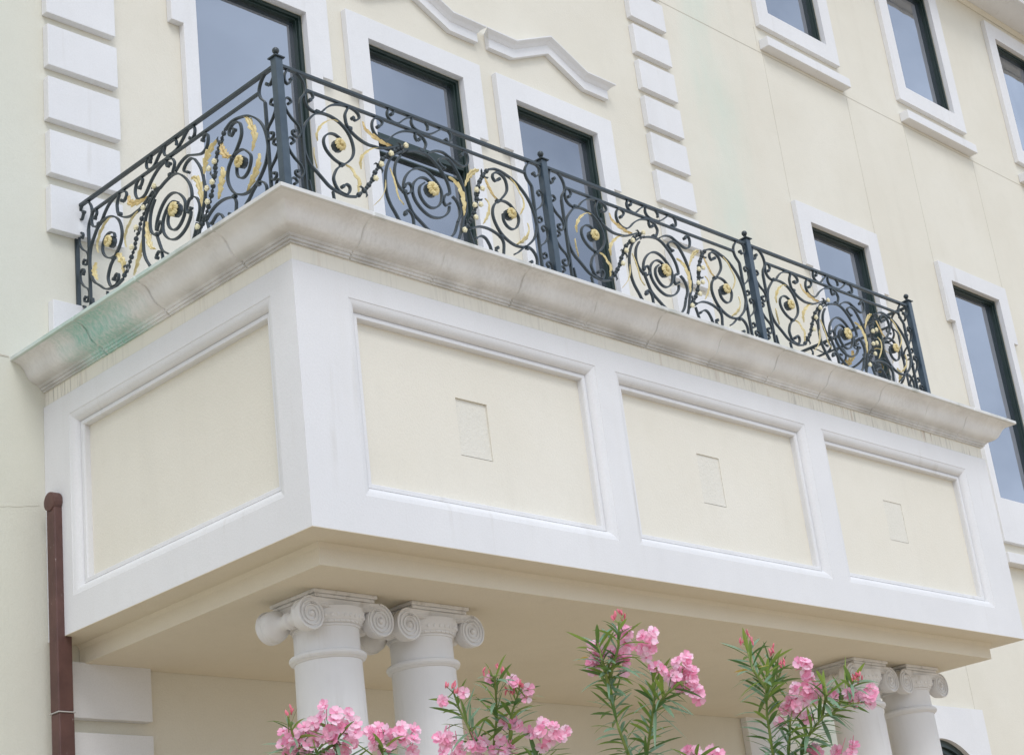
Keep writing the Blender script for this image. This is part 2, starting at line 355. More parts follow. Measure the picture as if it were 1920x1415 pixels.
# ---- measured wrought-iron pattern: (distance along the panel, height) in metres
CUR={
'cc1':[(0.098,2.788),(0.074,2.748),(0.052,2.758),(0.049,2.790),(0.065,2.829),(0.095,2.851),(0.136,2.846),(0.170,2.821),(0.191,2.779),(0.191,2.731),(0.158,2.684),(0.146,2.645)],
'c1':[(0.224,2.692),(0.249,2.715),(0.244,2.743),(0.222,2.750),(0.200,2.737),(0.188,2.704),(0.189,2.667),(0.207,2.640),(0.239,2.626),(0.272,2.628),(0.309,2.645),(0.340,2.678),(0.385,2.713),(0.439,2.735),(0.504,2.745),(0.555,2.741),(0.588,2.723),(0.594,2.695),(0.565,2.670),(0.544,2.679)],
'c2':[(0.520,2.156),(0.455,2.141),(0.405,2.143),(0.355,2.151),(0.312,2.169),(0.274,2.199),(0.236,2.229),(0.201,2.255),(0.173,2.293),(0.157,2.341),(0.150,2.404),(0.157,2.471),(0.173,2.520),(0.211,2.569),(0.256,2.614),(0.304,2.633),(0.354,2.636),(0.404,2.628),(0.449,2.609),(0.488,2.577),(0.512,2.539),(0.526,2.491),(0.526,2.447),(0.508,2.404),(0.470,2.363),(0.424,2.329),(0.387,2.298),(0.362,2.254),(0.354,2.221),(0.367,2.181),(0.389,2.155),(0.422,2.146),(0.447,2.150),(0.469,2.178),(0.470,2.207),(0.446,2.215),(0.418,2.192)],
'sp1':[(0.425,2.337),(0.376,2.353),(0.337,2.378),(0.311,2.410),(0.302,2.448),(0.314,2.484),(0.346,2.513),(0.385,2.522),(0.418,2.513),(0.441,2.495),(0.447,2.467)],
'c3':[(0.514,2.738),(0.487,2.689),(0.485,2.651),(0.492,2.615),(0.511,2.591),(0.547,2.565),(0.592,2.546),(0.643,2.535),(0.696,2.537),(0.745,2.542),(0.814,2.566),(0.886,2.599)],
'c4':[(0.740,2.684),(0.764,2.699),(0.779,2.727),(0.760,2.742),(0.729,2.741),(0.704,2.718),(0.692,2.683),(0.695,2.654),(0.711,2.625),(0.745,2.607),(0.789,2.609),(0.828,2.635),(0.869,2.673),(0.928,2.711),(0.985,2.733),(1.046,2.742),(1.096,2.731),(1.124,2.696),(1.120,2.668),(1.096,2.627)],
'c4b':[(1.046,2.742),(1.040,2.713),(1.053,2.690),(1.074,2.704)],
'c5':[(0.863,2.810),(0.881,2.829),(0.872,2.848),(0.844,2.839),(0.827,2.812),(0.830,2.782),(0.852,2.762),(0.888,2.756),(0.921,2.769),(0.957,2.802),(1.012,2.837),(1.074,2.849),(1.125,2.850),(1.155,2.824),(1.153,2.792)],
'c6':[(1.036,2.845),(1.020,2.808),(1.032,2.777),(1.063,2.763),(1.109,2.760),(1.161,2.767),(1.212,2.795),(1.265,2.833),(1.305,2.850),(1.342,2.836),(1.352,2.807),(1.343,2.777),(1.317,2.762),(1.304,2.772)],
'ring':[(0.957,2.587),(1.019,2.606),(1.089,2.616),(1.139,2.608),(1.183,2.582),(1.232,2.535),(1.268,2.483),(1.284,2.434),(1.283,2.389),(1.254,2.382),(1.231,2.353),(1.224,2.320),(1.242,2.302),(1.271,2.322)],
'arcL':[(0.962,2.594),(0.905,2.567),(0.835,2.515),(0.793,2.457),(0.767,2.389),(0.756,2.311),(0.758,2.241),(0.778,2.183),(0.811,2.133)],
'arcM':[(0.901,2.539),(0.859,2.484),(0.840,2.426),(0.838,2.372),(0.853,2.332),(0.881,2.306),(0.902,2.293),(0.916,2.260),(0.933,2.216),(0.954,2.173),(1.016,2.126)],
'hookM':[(0.893,2.149),(0.890,2.163),(0.917,2.181),(0.944,2.163),(0.953,2.128)],
'spA':[(0.929,2.293),(0.956,2.312),(0.967,2.342),(0.956,2.365),(0.929,2.361),(0.904,2.324),(0.903,2.354),(0.925,2.406),(0.968,2.456),(1.022,2.490),(1.078,2.499),(1.132,2.482),(1.178,2.445),(1.209,2.400),(1.213,2.359),(1.197,2.308),(1.158,2.267),(1.110,2.250),(1.066,2.264),(1.034,2.301),(1.026,2.340),(1.040,2.378),(1.076,2.408)],
'spB':[(1.268,2.302),(1.256,2.264),(1.217,2.223),(1.163,2.196),(1.102,2.189),(1.045,2.209),(1.000,2.246),(0.974,2.291),(0.972,2.343),(0.991,2.387),(1.032,2.426),(1.071,2.441),(1.107,2.436),(1.141,2.415)],
'arcR':[(1.262,2.563),(1.231,2.577),(1.218,2.601),(1.245,2.628),(1.290,2.640),(1.326,2.625),(1.354,2.591),(1.378,2.554),(1.400,2.506),(1.414,2.440),(1.420,2.367),(1.409,2.306),(1.376,2.243)],
'arcR2':[(1.128,2.626),(1.193,2.661),(1.261,2.672),(1.311,2.656),(1.357,2.638),(1.412,2.623),(1.459,2.641),(1.480,2.687),(1.475,2.722),(1.447,2.729),(1.426,2.703)],
'ringR':[(1.305,2.381),(1.335,2.359),(1.357,2.311),(1.353,2.264),(1.323,2.210)],
'c9':[(1.649,2.668),(1.707,2.690),(1.757,2.691),(1.811,2.680),(1.870,2.661),(1.921,2.631),(1.975,2.582),(2.012,2.527),(2.033,2.468),(2.042,2.415),(2.043,2.375),(2.030,2.332),(2.007,2.285),(1.969,2.244),(1.921,2.206),(1.867,2.186),(1.807,2.186),(1.754,2.203),(1.705,2.233),(1.672,2.275),(1.650,2.324),(1.647,2.371),(1.664,2.419),(1.700,2.457),(1.746,2.493),(1.796,2.551),(1.808,2.594),(1.800,2.640),(1.774,2.665),(1.735,2.674),(1.696,2.654),(1.687,2.623),(1.708,2.604),(1.742,2.628)],
'sp9':[(1.712,2.468),(1.764,2.478),(1.813,2.468),(1.848,2.438),(1.878,2.402),(1.876,2.362),(1.848,2.315),(1.804,2.293),(1.761,2.307),(1.739,2.341),(1.739,2.384)],
'c10':[(1.409,2.178),(1.457,2.210),(1.518,2.234),(1.587,2.239),(1.645,2.229),(1.691,2.210),(1.713,2.177),(1.707,2.125)],
'c10b':[(1.465,2.139),(1.518,2.170),(1.556,2.163),(1.580,2.131),(1.589,2.110)],
'c11':[(1.800,2.118),(1.840,2.143),(1.881,2.177),(1.926,2.201),(1.970,2.192),(2.000,2.157),(2.003,2.114)],
'ccR':[(2.079,2.768),(2.103,2.754),(2.141,2.790),(2.142,2.823),(2.104,2.847),(2.061,2.843),(2.018,2.807),(1.997,2.760),(2.007,2.713),(2.038,2.677),(2.048,2.660)],
}
LEAVES=[[(0.424, 2.616), (0.386, 2.615), (0.333, 2.587), (0.287, 2.546), (0.257, 2.496), (0.25, 2.464), (0.256, 2.437)], [(0.224, 2.383), (0.213, 2.333), (0.218, 2.298), (0.236, 2.256)], [(0.62, 2.679), (0.628, 2.636), (0.668, 2.604), (0.72, 2.589), (0.771, 2.579), (0.835, 2.585)], [(0.722, 2.537), (0.667, 2.512), (0.619, 2.475), (0.58, 2.433), (0.567, 2.392), (0.571, 2.349)], [(0.455, 2.342), (0.491, 2.327), (0.516, 2.283), (0.54, 2.268), (0.535, 2.223), (0.531, 2.185)], [(0.756, 2.339), (0.739, 2.267), (0.7, 2.196), (0.641, 2.132)], [(0.802, 2.426), (0.817, 2.359), (0.827, 2.302), (0.842, 2.242), (0.887, 2.206)], [(1.29, 2.509), (1.335, 2.491), (1.367, 2.45), (1.384, 2.396), (1.39, 2.339), (1.385, 2.272)], [(1.566, 2.642), (1.507, 2.608), (1.467, 2.573), (1.442, 2.534), (1.42, 2.48)], [(1.609, 2.605), (1.621, 2.552), (1.64, 2.514), (1.665, 2.485), (1.703, 2.474)], [(1.845, 2.67), (1.885, 2.629), (1.911, 2.572), (1.935, 2.53), (1.932, 2.481), (1.896, 2.419)], [(1.59, 2.449), (1.611, 2.424), (1.61, 2.384), (1.586, 2.326), (1.547, 2.261)], [(1.958, 2.376), (1.959, 2.337), (1.934, 2.282), (1.885, 2.234), (1.822, 2.19)]]
FLOW=[(0.407, 2.451), (1.122, 2.371), (1.795, 2.392)]
GARL=[[(0.52, 2.16), (0.581, 2.214), (0.621, 2.262), (0.657, 2.31), (0.68, 2.361), (0.717, 2.413), (0.75, 2.468), (0.804, 2.515), (0.868, 2.569), (0.932, 2.608)], [(1.646, 2.665), (1.606, 2.62), (1.569, 2.569), (1.546, 2.526), (1.534, 2.484), (1.525, 2.442), (1.51, 2.406), (1.5, 2.368), (1.484, 2.329), (1.451, 2.27), (1.415, 2.222), (1.359, 2.16)]]
BUDS=[(0.661, 2.307), (0.717, 2.417), (0.804, 2.515), (0.932, 2.608), (1.556, 2.498), (1.501, 2.474), (1.523, 2.378), (1.469, 2.36), (1.466, 2.274), (1.354, 2.159)]
SHRUBS=[
dict(cl=[ ((-1.853, -1.995, -1.511),0.023,0.023,3),((-1.849, -1.981, -1.541),0.020,0.020,4),((-1.804, -2.048, -1.51),0.030,0.033,8),((-1.776, -2.095, -1.482),0.053,0.037,13),((-1.722, -2.13, -1.523),0.040,0.027,7),((-1.815, -2.018, -1.542),0.042,0.023,6),((-1.734, -2.101, -1.551),0.042,0.023,5),((-1.668, -2.179, -1.541),0.020,0.027,4),((-1.629, -2.224, -1.539),0.042,0.020,8),((-1.637, -2.196, -1.571),0.033,0.023,5),((-1.583, -2.255, -1.573),0.017,0.030,4),((-1.775, -2.044, -1.574),0.050,0.017,6) ],
bu= [(-1.869, -2.012, -1.449), (-1.862, -2.026, -1.438)] ,
st= [[(-1.806, -1.957, -1.655), (-1.793, -1.961, -1.564), (-1.851, -2.013, -1.518), (-1.879, -2.028, -1.459)], [(-1.741, -2.094, -1.679), (-1.693, -2.039, -1.575), (-1.762, -2.106, -1.542), (-1.752, -2.057, -1.498)], [(-1.596, -2.09, -1.675), (-1.602, -2.123, -1.614), (-1.656, -2.214, -1.593), (-1.632, -2.225, -1.552)], [(-1.791, -2.027, -1.667), (-1.764, -2.026, -1.617), (-1.812, -2.066, -1.56)]] ),
dict(cl=[ ((-1.329, -2.151, -1.407),0.005,0.005,1),((-1.283, -2.21, -1.391),0.005,0.005,1),((-1.23, -2.287, -1.359),0.007,0.007,1),((-1.179, -2.334, -1.375),0.005,0.005,1),((-1.137, -2.364, -1.402),0.005,0.005,1),((-1.135, -2.351, -1.427),0.005,0.005,1),((-1.142, -2.294, -1.514),0.011,0.007,2),((-1.174, -2.268, -1.498),0.005,0.005,1),((-1.172, -2.243, -1.546),0.007,0.007,1),((-1.219, -2.18, -1.565),0.032,0.021,5),((-1.162, -2.232, -1.583),0.035,0.018,5),((-1.3, -2.112, -1.529),0.025,0.011,4),((-1.273, -2.121, -1.565),0.039,0.014,4),((-1.064, -2.36, -1.548),0.046,0.039,14) ],
bu= [(-1.324, -2.18, -1.365), (-1.313, -2.195, -1.361), (-1.3, -2.199, -1.379), (-1.218, -2.317, -1.329), (-1.204, -2.327, -1.338), (-1.244, -2.284, -1.337), (-1.164, -2.348, -1.379), (-1.156, -2.347, -1.396), (-1.183, -2.313, -1.402), (-1.173, -2.322, -1.406)] ,
st= [[(-1.176, -2.144, -1.675), (-1.166, -2.136, -1.577), (-1.235, -2.169, -1.498), (-1.244, -2.142, -1.43), (-1.267, -2.145, -1.372)], [(-1.118, -2.136, -1.672), (-1.152, -2.19, -1.56), (-1.156, -2.226, -1.462), (-1.263, -2.34, -1.36)], [(-1.126, -2.216, -1.687), (-1.148, -2.257, -1.574), (-1.153, -2.287, -1.475), (-1.152, -2.338, -1.401)], [(-1.028, -2.23, -1.705), (-1.088, -2.312, -1.635), (-1.03, -2.304, -1.57)]] ),
dict(cl=[ ((-0.984, -2.677, -1.287),0.017,0.017,5),((-0.933, -2.723, -1.305),0.021,0.024,6),((-0.926, -2.71, -1.34),0.021,0.021,6),((-0.988, -2.644, -1.336),0.045,0.017,7),((-0.975, -2.637, -1.374),0.024,0.024,6),((-1.041, -2.595, -1.322),0.017,0.014,3),((-1.039, -2.572, -1.365),0.021,0.017,4),((-0.884, -2.719, -1.405),0.014,0.017,2),((-0.849, -2.741, -1.434),0.028,0.021,6),((-0.834, -2.777, -1.399),0.021,0.021,5),((-0.808, -2.777, -1.448),0.024,0.024,7),((-0.783, -2.781, -1.488),0.014,0.017,3),((-0.808, -2.757, -1.484),0.017,0.010,2),((-0.758, -2.706, -1.667),0.021,0.010,3),((-0.708, -2.754, -1.678),0.021,0.010,3) ],
bu= [(-1.019, -2.669, -1.235), (-1.016, -2.679, -1.223), (-1.005, -2.692, -1.221), (-0.994, -2.696, -1.236)] ,
st= [[(-0.862, -2.547, -1.76), (-0.94, -2.586, -1.658), (-0.974, -2.588, -1.573), (-0.933, -2.536, -1.464), (-1.031, -2.632, -1.369)], [(-0.868, -2.574, -1.765), (-0.847, -2.584, -1.654), (-0.868, -2.643, -1.554), (-0.864, -2.669, -1.472), (-0.869, -2.674, -1.367)], [(-1.011, -2.604, -1.448), (-1.057, -2.629, -1.37), (-1.066, -2.624, -1.29)], [(-1.017, -2.616, -1.416), (-1.023, -2.677, -1.326), (-1.037, -2.703, -1.254)], [(-0.841, -2.636, -1.516), (-0.87, -2.722, -1.484), (-0.852, -2.769, -1.458)], [(-0.761, -2.682, -1.8), (-0.699, -2.654, -1.707), (-0.794, -2.742, -1.693)]] ),
dict(cl=[ ((-0.352, -2.909, -1.396),0.018,0.018,4),((-0.331, -2.906, -1.443),0.011,0.011,3),((-0.332, -2.877, -1.49),0.047,0.025,12),((-0.35, -2.84, -1.521),0.025,0.025,7),((-0.287, -2.927, -1.488),0.015,0.018,2),((-0.371, -2.788, -1.57),0.005,0.005,1),((-0.307, -2.862, -1.564),0.007,0.007,1),((-0.26, -2.946, -1.507),0.005,0.011,1),((-0.215, -2.993, -1.511),0.015,0.011,3),((-0.174, -3.027, -1.529),0.024,0.025,7),((-0.264, -2.842, -1.68),0.018,0.011,3),((-0.195, -2.913, -1.688),0.040,0.018,6) ],
bu= [(-0.513, -2.789, -1.298), (-0.504, -2.811, -1.277), (-0.486, -2.815, -1.304), (-0.435, -2.848, -1.343), (-0.433, -2.856, -1.334), (-0.402, -2.86, -1.386), (-0.397, -2.868, -1.382), (-0.222, -3.017, -1.456), (-0.216, -3.031, -1.444), (-0.206, -3.031, -1.462)] ,
st= [[(-0.331, -2.798, -1.795), (-0.249, -2.772, -1.671), (-0.317, -2.872, -1.612), (-0.3, -2.924, -1.572), (-0.247, -3.015, -1.545)], [(-0.359, -2.721, -1.782), (-0.415, -2.773, -1.677), (-0.442, -2.795, -1.547), (-0.442, -2.812, -1.442), (-0.393, -2.817, -1.351)], [(-0.47, -2.831, -1.466), (-0.515, -2.821, -1.403), (-0.499, -2.797, -1.31)], [(-0.452, -2.813, -1.497), (-0.387, -2.823, -1.432), (-0.354, -2.826, -1.388)], [(-0.243, -2.874, -1.569), (-0.323, -2.967, -1.506), (-0.322, -2.965, -1.46)], [(-0.2, -2.891, -1.556), (-0.18, -2.947, -1.493), (-0.229, -3.024, -1.467)], [(-0.331, -2.734, -1.784), (-0.347, -2.796, -1.652), (-0.383, -2.844, -1.573)]] ),
]
# ================================================================ SETTING
GZ = -4.15
mb = MB(); mb.add([(-300, -300, GZ), (300, -300, GZ), (300, 300, GZ), (-300, 300, GZ)], [(0, 1, 2, 3)])
g = mb.build('ground', M['ground']); g['kind'] = 'structure'; g['label'] = 'pale sandy paving around the building'
mb = MB(); mb.box(-3.4, 1.2, -4.2, -1.1, GZ + .004, GZ + .12)
g = mb.build('planting_bed', M['soil']); g['kind'] = 'structure'; g['label'] = 'soil bed in front of the portico'

# ================================================================ BUILDING
YW, YT = 2.39, 2.332
TOPZ = 9.64
bld = thing('building', 'large cream stucco building with white window surrounds and white quoin blocks', 'building', (6, YW, GZ))
front = lambda y0: (lambda a, b2, d: (a, y0 + d, b2))
WIN = []   # x0,x1,z0,z1
for k in range(3): WIN.append((1.2703 + 1.6664 * k, 1.2703 + 1.6664 * k + 1.0394, 1.76, 5.082))
WIN += [(8.90, 9.95, 2.507, 5.082), (11.61, 12.66, 2.507, 5.082), (14.32, 15.37, 2.507, 5.082)]
UP = [(8.865, 9.948, 7.573, 9.25), (11.565, 12.65, 7.573, 9.25), (14.30, 15.38, 7.573, 9.25)]
ARCH = (8.80, 10.02, -2.9, -.17)
allw = WIN + UP + [(ARCH[0], ARCH[1], ARCH[2], -.168)]
xs = sorted(set([-8.0, 24.0] + [w_[0] for w_ in allw] + [w_[1] for w_ in allw]))
zs = sorted(set([GZ, TOPZ + .25] + [w_[2] for w_ in allw] + [w_[3] for w_ in allw]))
inwin = lambda x, z: any(w_[0] < x < w_[1] and w_[2] < z < w_[3] for w_ in allw)
mb = MB(); mb.cells(xs, zs, lambda x, z: not inwin(x, z), 0, .32, front(YW))
wall = mb.build('wall', M['cream'], bld)
mb = MB(); mb.box(-8, -7.7, YW + .32, 15, GZ, TOPZ + .25); mb.box(23.7, 24, YW + .32, 15, GZ, TOPZ + .25); mb.box(-7.7, 23.7, 14.7, 15, GZ, TOPZ + .25)
mb.box(-7.7, 23.7, YW + .32, 14.7, TOPZ + .0, TOPZ + .25)
for z_ in (1.9, 5.8): mb.box(-7.7, 23.7, YW + .325, 14.7, z_, z_ + .1)
mb.build('wall', M['cream'], bld)
# eaves
mb = MB(); mb.box(-8.6, 24.6, 1.945, YW - .002, TOPZ, TOPZ + .16); mb.build('eaves_soffit', M['white'], bld)
mb = MB(); mb.box(-8.7, 24.7, 1.90, 1.943, TOPZ - .025, TOPZ + .30); mb.box(-8.8, 24.8, 1.80, 1.898, TOPZ + .12, TOPZ + .34)
mb.build('gutter_board', M['white'], bld, bevel=.006)
mb = MB(); pr = [(0, -.05), (-.012, -.05), (-.02, -.035), (-.035, -.02), (-.05, -.012), (-.05, -.002), (0, -.002)]
vs = [(x, YW - .002 + d, TOPZ + z) for x in (-8, 24) for d, z in pr]
n_ = len(pr); mb.add(vs, [(i, (i + 1) % n_, (i + 1) % n_ + n_, i + n_) for i in range(n_)] + [tuple(range(n_)), tuple(range(n_, 2 * n_))])
mb.build('eaves_moulding', M['cream'], bld)
# control joints
mb = MB(); mb.box(6.98, 24, YW - .002, YW + .01, 7.031, 7.041); mb.build('control_joint', M['joint'], bld)
for x, z0, z1 in ((8.69, 5.29, 7.028), (10.235, 5.29, 7.028), (10.225, .15, 2.0), (8.62, 7.10, 7.34), (11.40, 5.29, 7.028), (12.93, 5.29, 7.028), (15.6, 5.29, 7.028)):
    mb = MB(); mb.box(x - .003, x + .003, YW - .0015, YW + .01, z0, z1); mb.build('control_joint', M['joint'], bld)
mb = MB(); mb.box(-8, -.23, YW - .003, YW + .01, 1.722, 1.732)
mb.build('control_joint', M['joint'], bld)
# hairline crack on the left wall
mb = MB(); pts = [(-.30 - .26 * (1 - i / 14) * 2 + .52, 0, 0) for i in range(15)]
ln = []
for i in range(15):
    f = i / 14; ln.append((-.62 + .58 * f, YW - .0005, .70 + .13 * f + .012 * math.sin(f * 5) + .003 * math.sin(f * 31)))
mb.tube(ln, .0011, 4); mb.build('hairline_crack', M['joint'], bld)

def surround(w_, kind):
    x0, x1, z0, z1 = w_
    if kind == 'up':
        o = (x0 - .20, x1 + .20, z0 - .215, z1 + .215)
        mb = MB(); mb.cells([o[0], x0, x1, o[1]], [o[2], z0, z1, o[3]], lambda x, z: not (x0 < x < x1 and z0 < z < z1), 0, YW - YT - .001, front(YT))
    else:
        ez = 4.552; zb_ = z0 - .50 if kind == 'tall' else z0
        xs_ = [x0 - .218, x0 - .117, x0, x1, x1 + .117, x1 + .218]; zs_ = [zb_, z0, ez, z1, z1 + .196] if zb_ < z0 else [z0, ez, z1, z1 + .196]
        def fl(x, z):
            if x0 < x < x1 and z0 < z < z1: return False
            if x < x0 - .117 or x > x1 + .117: return z > ez
            return True
        mb = MB(); mb.cells(xs_, zs_, fl, 0, YW - YT - .001, front(YT))
    return mb
def window(w_, kind, transom=False, casement=False):
    x0, x1, z0, z1 = w_
    yf = YT + .062
    fr = MB(); fw_ = .030
    fr.cells([x0, x0 + fw_, x1 - fw_, x1], [z0, z0 + fw_, z1 - fw_, z1], lambda x, z: not (x0 + fw_ < x < x1 - fw_ and z0 + fw_ < z < z1 - fw_), 0, .16, front(yf))
    a = fw_; b_ = fw_ + .012
    fr.cells([x0 + a, x0 + b_, x1 - b_, x1 - a], [z0 + a, z0 + b_, z1 - b_, z1 - a], lambda x, z: not (x0 + b_ < x < x1 - b_ and z0 + b_ < z < z1 - b_), 0, .10, front(yf + .022))
    if transom:
        fr.box(x0 + b_, x1 - b_, yf + .012, yf + .13, 4.225, 4.30)
        fr.box(x0 + b_, x1 - b_, yf + .03, yf + .13, 4.135, 4.150)
    o = fr.build('window', M['frame'], bld, bevel=.003)
    # glass
    mb = MB(); mb.box(x0 + .03, x1 - .03, yf + .060, yf + .070, z0 + .03, z1 - .03)
    c = mb.build('pane', M['pane'], o); c.parent = o; c.matrix_parent_inverse = Matrix.Translation((0, 0, 0)) @ Matrix.Identity(4)
    s_ = surround(w_, kind).build('surround', M['white'], o, bevel=.003)
    fix = [c, s_]
    if kind == 'up':
        sl = MB(); sl.box(x0 - .165, x1 + .285, YW - .118, YW - .001, z0 - .464, z0 - .358)
        sl = MB(); sl.box(x0 - .20, x1 + .245, YW - .115, YW - .001, z0 - .50, z0 - .385)
        fix.append(sl.build('sill', M['white'], o, bevel=.006))
    if kind == 'tall':
        sl = MB(); sl.box(x0 - .22, x1 + .22, YW - .115, YW - .001, z0 - .76, z0 - .645)
        fix.append(sl.build('sill', M['white'], o, bevel=.006))
    if kind == 'door':
        fix.append(hood((x0 + x1) / 2).build('hood', M['white'], o, bevel=.003))
    return o
def hood(cx):
    # chevron hood moulding, swept profile
    path = [(-.765, 0), (-.47, 0), (0, .215), (.44, 0), (.765, 0)]
    prof = [(.0, 0.0), (.048, 0.0), (.048, .088), (.056, .092), (.060, .100), (.075, .118), (.105, .135), (.112, .140), (.112, .152), (0, .158)]
    mb = MB(); vs = []
    for k, (x, z) in enumerate(path):
        ext = 0
        for d, h in prof:
            e = d - .048 if d > .048 else 0
            xx = x + (e if k == len(path) - 1 else -e if k == 0 else 0)
            vs.append((cx + xx, YW - .001 - d, 5.515 + z + h))
    n = len(prof)
    fs = [(k * n + i, k * n + (i + 1) % n, (k + 1) * n + (i + 1) % n, (k + 1) * n + i) for k in range(len(path) - 1) for i in range(n)]
    fs += [tuple(range(n)), tuple((len(path) - 1) * n + i for i in range(n))]
    return mb.add(vs, fs)
for i, w_ in enumerate(WIN): window(w_, 'door' if i < 3 else 'tall', transom=(i == 1))
for w_ in UP: window(w_, 'up')
# arched window low on the right
def arch_pts(x0, x1, zs_, rise, n=18):
    c = (x0 + x1) / 2; h = (x1 - x0) / 2; r = (h * h + rise * rise) / (2 * rise); a = math.asin(h / r)
    return [(c + r * math.sin(-a + 2 * a * i / n), zs_ + rise - r + r * math.cos(-a + 2 * a * i / n)) for i in range(n + 1)]
ax0, ax1, az0, az1 = ARCH
def arch_ring(x0, x1, zb_, zspring, rise, wd, d0, d1):
    out = [(x0, zb_)] + arch_pts(x0, x1, zspring, rise) + [(x1, zb_)]
    inn = [(x0 + wd, zb_)] + arch_pts(x0 + wd, x1 - wd, zspring, rise - wd * .9) + [(x1 - wd, zb_)]
    mb = MB(); n = len(out); vs = []
    for y in (d0, d1):
        vs += [(x, y, z) for x, z in out] + [(x, y, z) for x, z in inn]
    fs = []
    for i in range(n - 1):
        fs += [(i, i + 1, n + i + 1, n + i), (2 * n + i, 3 * n + i, 3 * n + i + 1, 2 * n + i + 1), (i, 2 * n + i, 2 * n + i + 1, i + 1), (n + i, n + i + 1, 3 * n + i + 1, 3 * n + i)]
    return mb.add(vs, fs)
fo = arch_ring(ax0, ax1, az0, -.48, .31, .070, YT + .05, YW + .1).build('window', M['frame'], bld, smooth=True)
mb = arch_ring(ax0 + .070, ax1 - .070, az0, -.505, .27, .05, YT + .08, YW + .09); mb.box((ax0 + ax1) / 2 - .03, (ax0 + ax1) / 2 + .03, YT + .12, YW + .09, az0, -.27)
mb.build('glazing_bar', M['frame'], fo)
mb = MB(); ap = arch_pts(ax0 + .02, ax1 - .02, -.48, .30)
mb.add([(ax0 + .02, YW + .07, az0)] + [(x, YW + .07, z) for x, z in ap] + [(ax1 - .02, YW + .07, az0)], [tuple(range(len(ap) + 2))]); mb.build('pane', M['pane'], fo)
# its surround: plate with an arched opening
sx0, sx1, szt = 8.56, 10.262, .14
ap = arch_pts(ax0, ax1, -.48, .31); mb = MB(); vs = []
n = len(ap)
for y in (YT, YW - .001):
    vs += [(x, y, z) for x, z in ap] + [(ax0 + (ax1 - ax0) * i / (n - 1), y, szt) for i in range(n)]
fs = []
for i in range(n - 1):
    fs += [(i, i + 1, n + i + 1, n + i), (i, 2 * n + i, 2 * n + i + 1, i + 1), (n + i, n + i + 1, 3 * n + i + 1, 3 * n + i), (2 * n + i, 3 * n + i, 3 * n + i + 1, 2 * n + i + 1)]
mb.add(vs, fs)
mb.box(sx0, ax0, YT, YW - .001, az0 - .2, szt); mb.box(ax1, sx1, YT, YW - .001, az0 - .2, szt)
mb.build('surround', M['white'], fo)
# quoin blocks
def quoin(x0, x1, zb_, h=.311, y=YT - .003):
    q_ = MB(); q_.box(x0, x1, y, YW - .001, zb_, zb_ + h); q_.build('quoin_block', M['white'], bld, bevel=.0035)
for k in range(8):
    zb_ = 5.415 - .3975 * k
    if zb_ > 1.73: quoin(.045 if k % 2 else .05, .575 + .006 * (k % 3), zb_)
quoin(.045, .58, 5.81); quoin(.045, .58, 6.21)
quoin(.045, .58, 1.835, .311)
for k in range(13): quoin(6.424, 6.952, 6.616 + .3946 - .3946 * k + .3946, .309)
for x0, x1 in ((.11, .648), (6.42, 6.95)):
    for k in range(9): quoin(x0, x1, -.436 - .404 * k, .322)

# ================================================================ BALCONY (portico box)
W, H, D = 6.914, 1.44, YW - .001
bal = thing('balcony', 'deep rectangular cream balcony box with white framed panels and a weathered stone cornice', 'balcony', (W / 2, 1.1, 0))
FD = .08
PX = [(.365, 2.308), (2.492, 4.462), (4.655, 6.565)]; PZ = (.207, 1.307)
xs = [0] + [v for p in PX for v in p] + [W]; zs = [0, PZ[0], PZ[1], H]
LY = (.195, 2.118)
mb = MB(); mb.cells(xs, zs, lambda x, z: not (PZ[0] < z < PZ[1] and any(a < x < b2 for a, b2 in PX)), 0, FD, front(0))
mb.build('front_frame', M['white'], bal)
lm = lambda x0, s_=1: (lambda a, b2, d: (x0 + s_ * d, a, b2))
for x0, s_ in ((0, 1), (W, -1)):
    mb = MB(); mb.cells([FD, LY[0], LY[1], D], zs, lambda y, z: not (PZ[0] < z < PZ[1] and LY[0] < y < LY[1]), 0, FD, lm(x0, s_))
    mb.build('side_frame', M['white'], bal)
# panel sheets (thin recess patches in the front ones)
PATCH = [(1.167, 1.413, .578, .918), (3.29, 3.52, .600, .933), (5.42, 5.655, .62, .92)]
for (a, b2), pc, dp in zip(PX, PATCH, (.012, .007, .004)):
    mb = MB(); mb.cells([a - .02, pc[0], pc[1], b2 + .02], [PZ[0] - .02, pc[2], pc[3], PZ[1] + .02], lambda x, z: not (pc[0] < x < pc[1] and pc[2] < z < pc[3]), 0, .03, front(FD + .003))
    o = mb.build('panel', M['panel'], bal)
    y0_, y1_ = FD + .003 + dp, FD + .003 + dp * .38          # deepest at the top, filled flush at the foot
    mb = MB(); X0, X1, Z0, Z1 = pc[0] + .004, pc[1] - .0005, pc[2] + .005, pc[3] - .0005
    n_ = 6; vs = []
    mb.add([(pc[0] + .0005, FD + .003 + dp * .9, pc[2] + .0005), (pc[1] - .0005, FD + .003 + dp * .9, pc[2] + .0005), (pc[1] - .0005, FD + .003 + dp * .9, Z0), (pc[0] + .0005, FD + .003 + dp * .9, Z0)], [(0, 1, 2, 3)])
    mb.add([(pc[0] + .0005, FD + .003 + dp * 1.1, Z0), (X0, FD + .003 + dp * 1.1, Z0), (X0, FD + .003 + dp * 1.1, Z1), (pc[0] + .0005, FD + .003 + dp * 1.1, Z1)], [(0, 1, 2, 3)])
    for j in range(n_ + 1):
        f = j / n_; yy = y1_ + (y0_ - y1_) * f ** .6
        vs += [(X0, yy, Z0 + (Z1 - Z0) * f), (X1, yy, Z0 + (Z1 - Z0) * f)]
    mb.add(vs, [(2 * j, 2 * j + 1, 2 * j + 3, 2 * j + 2) for j in range(n_)])
    mb.build('patch', M['patch'], o)
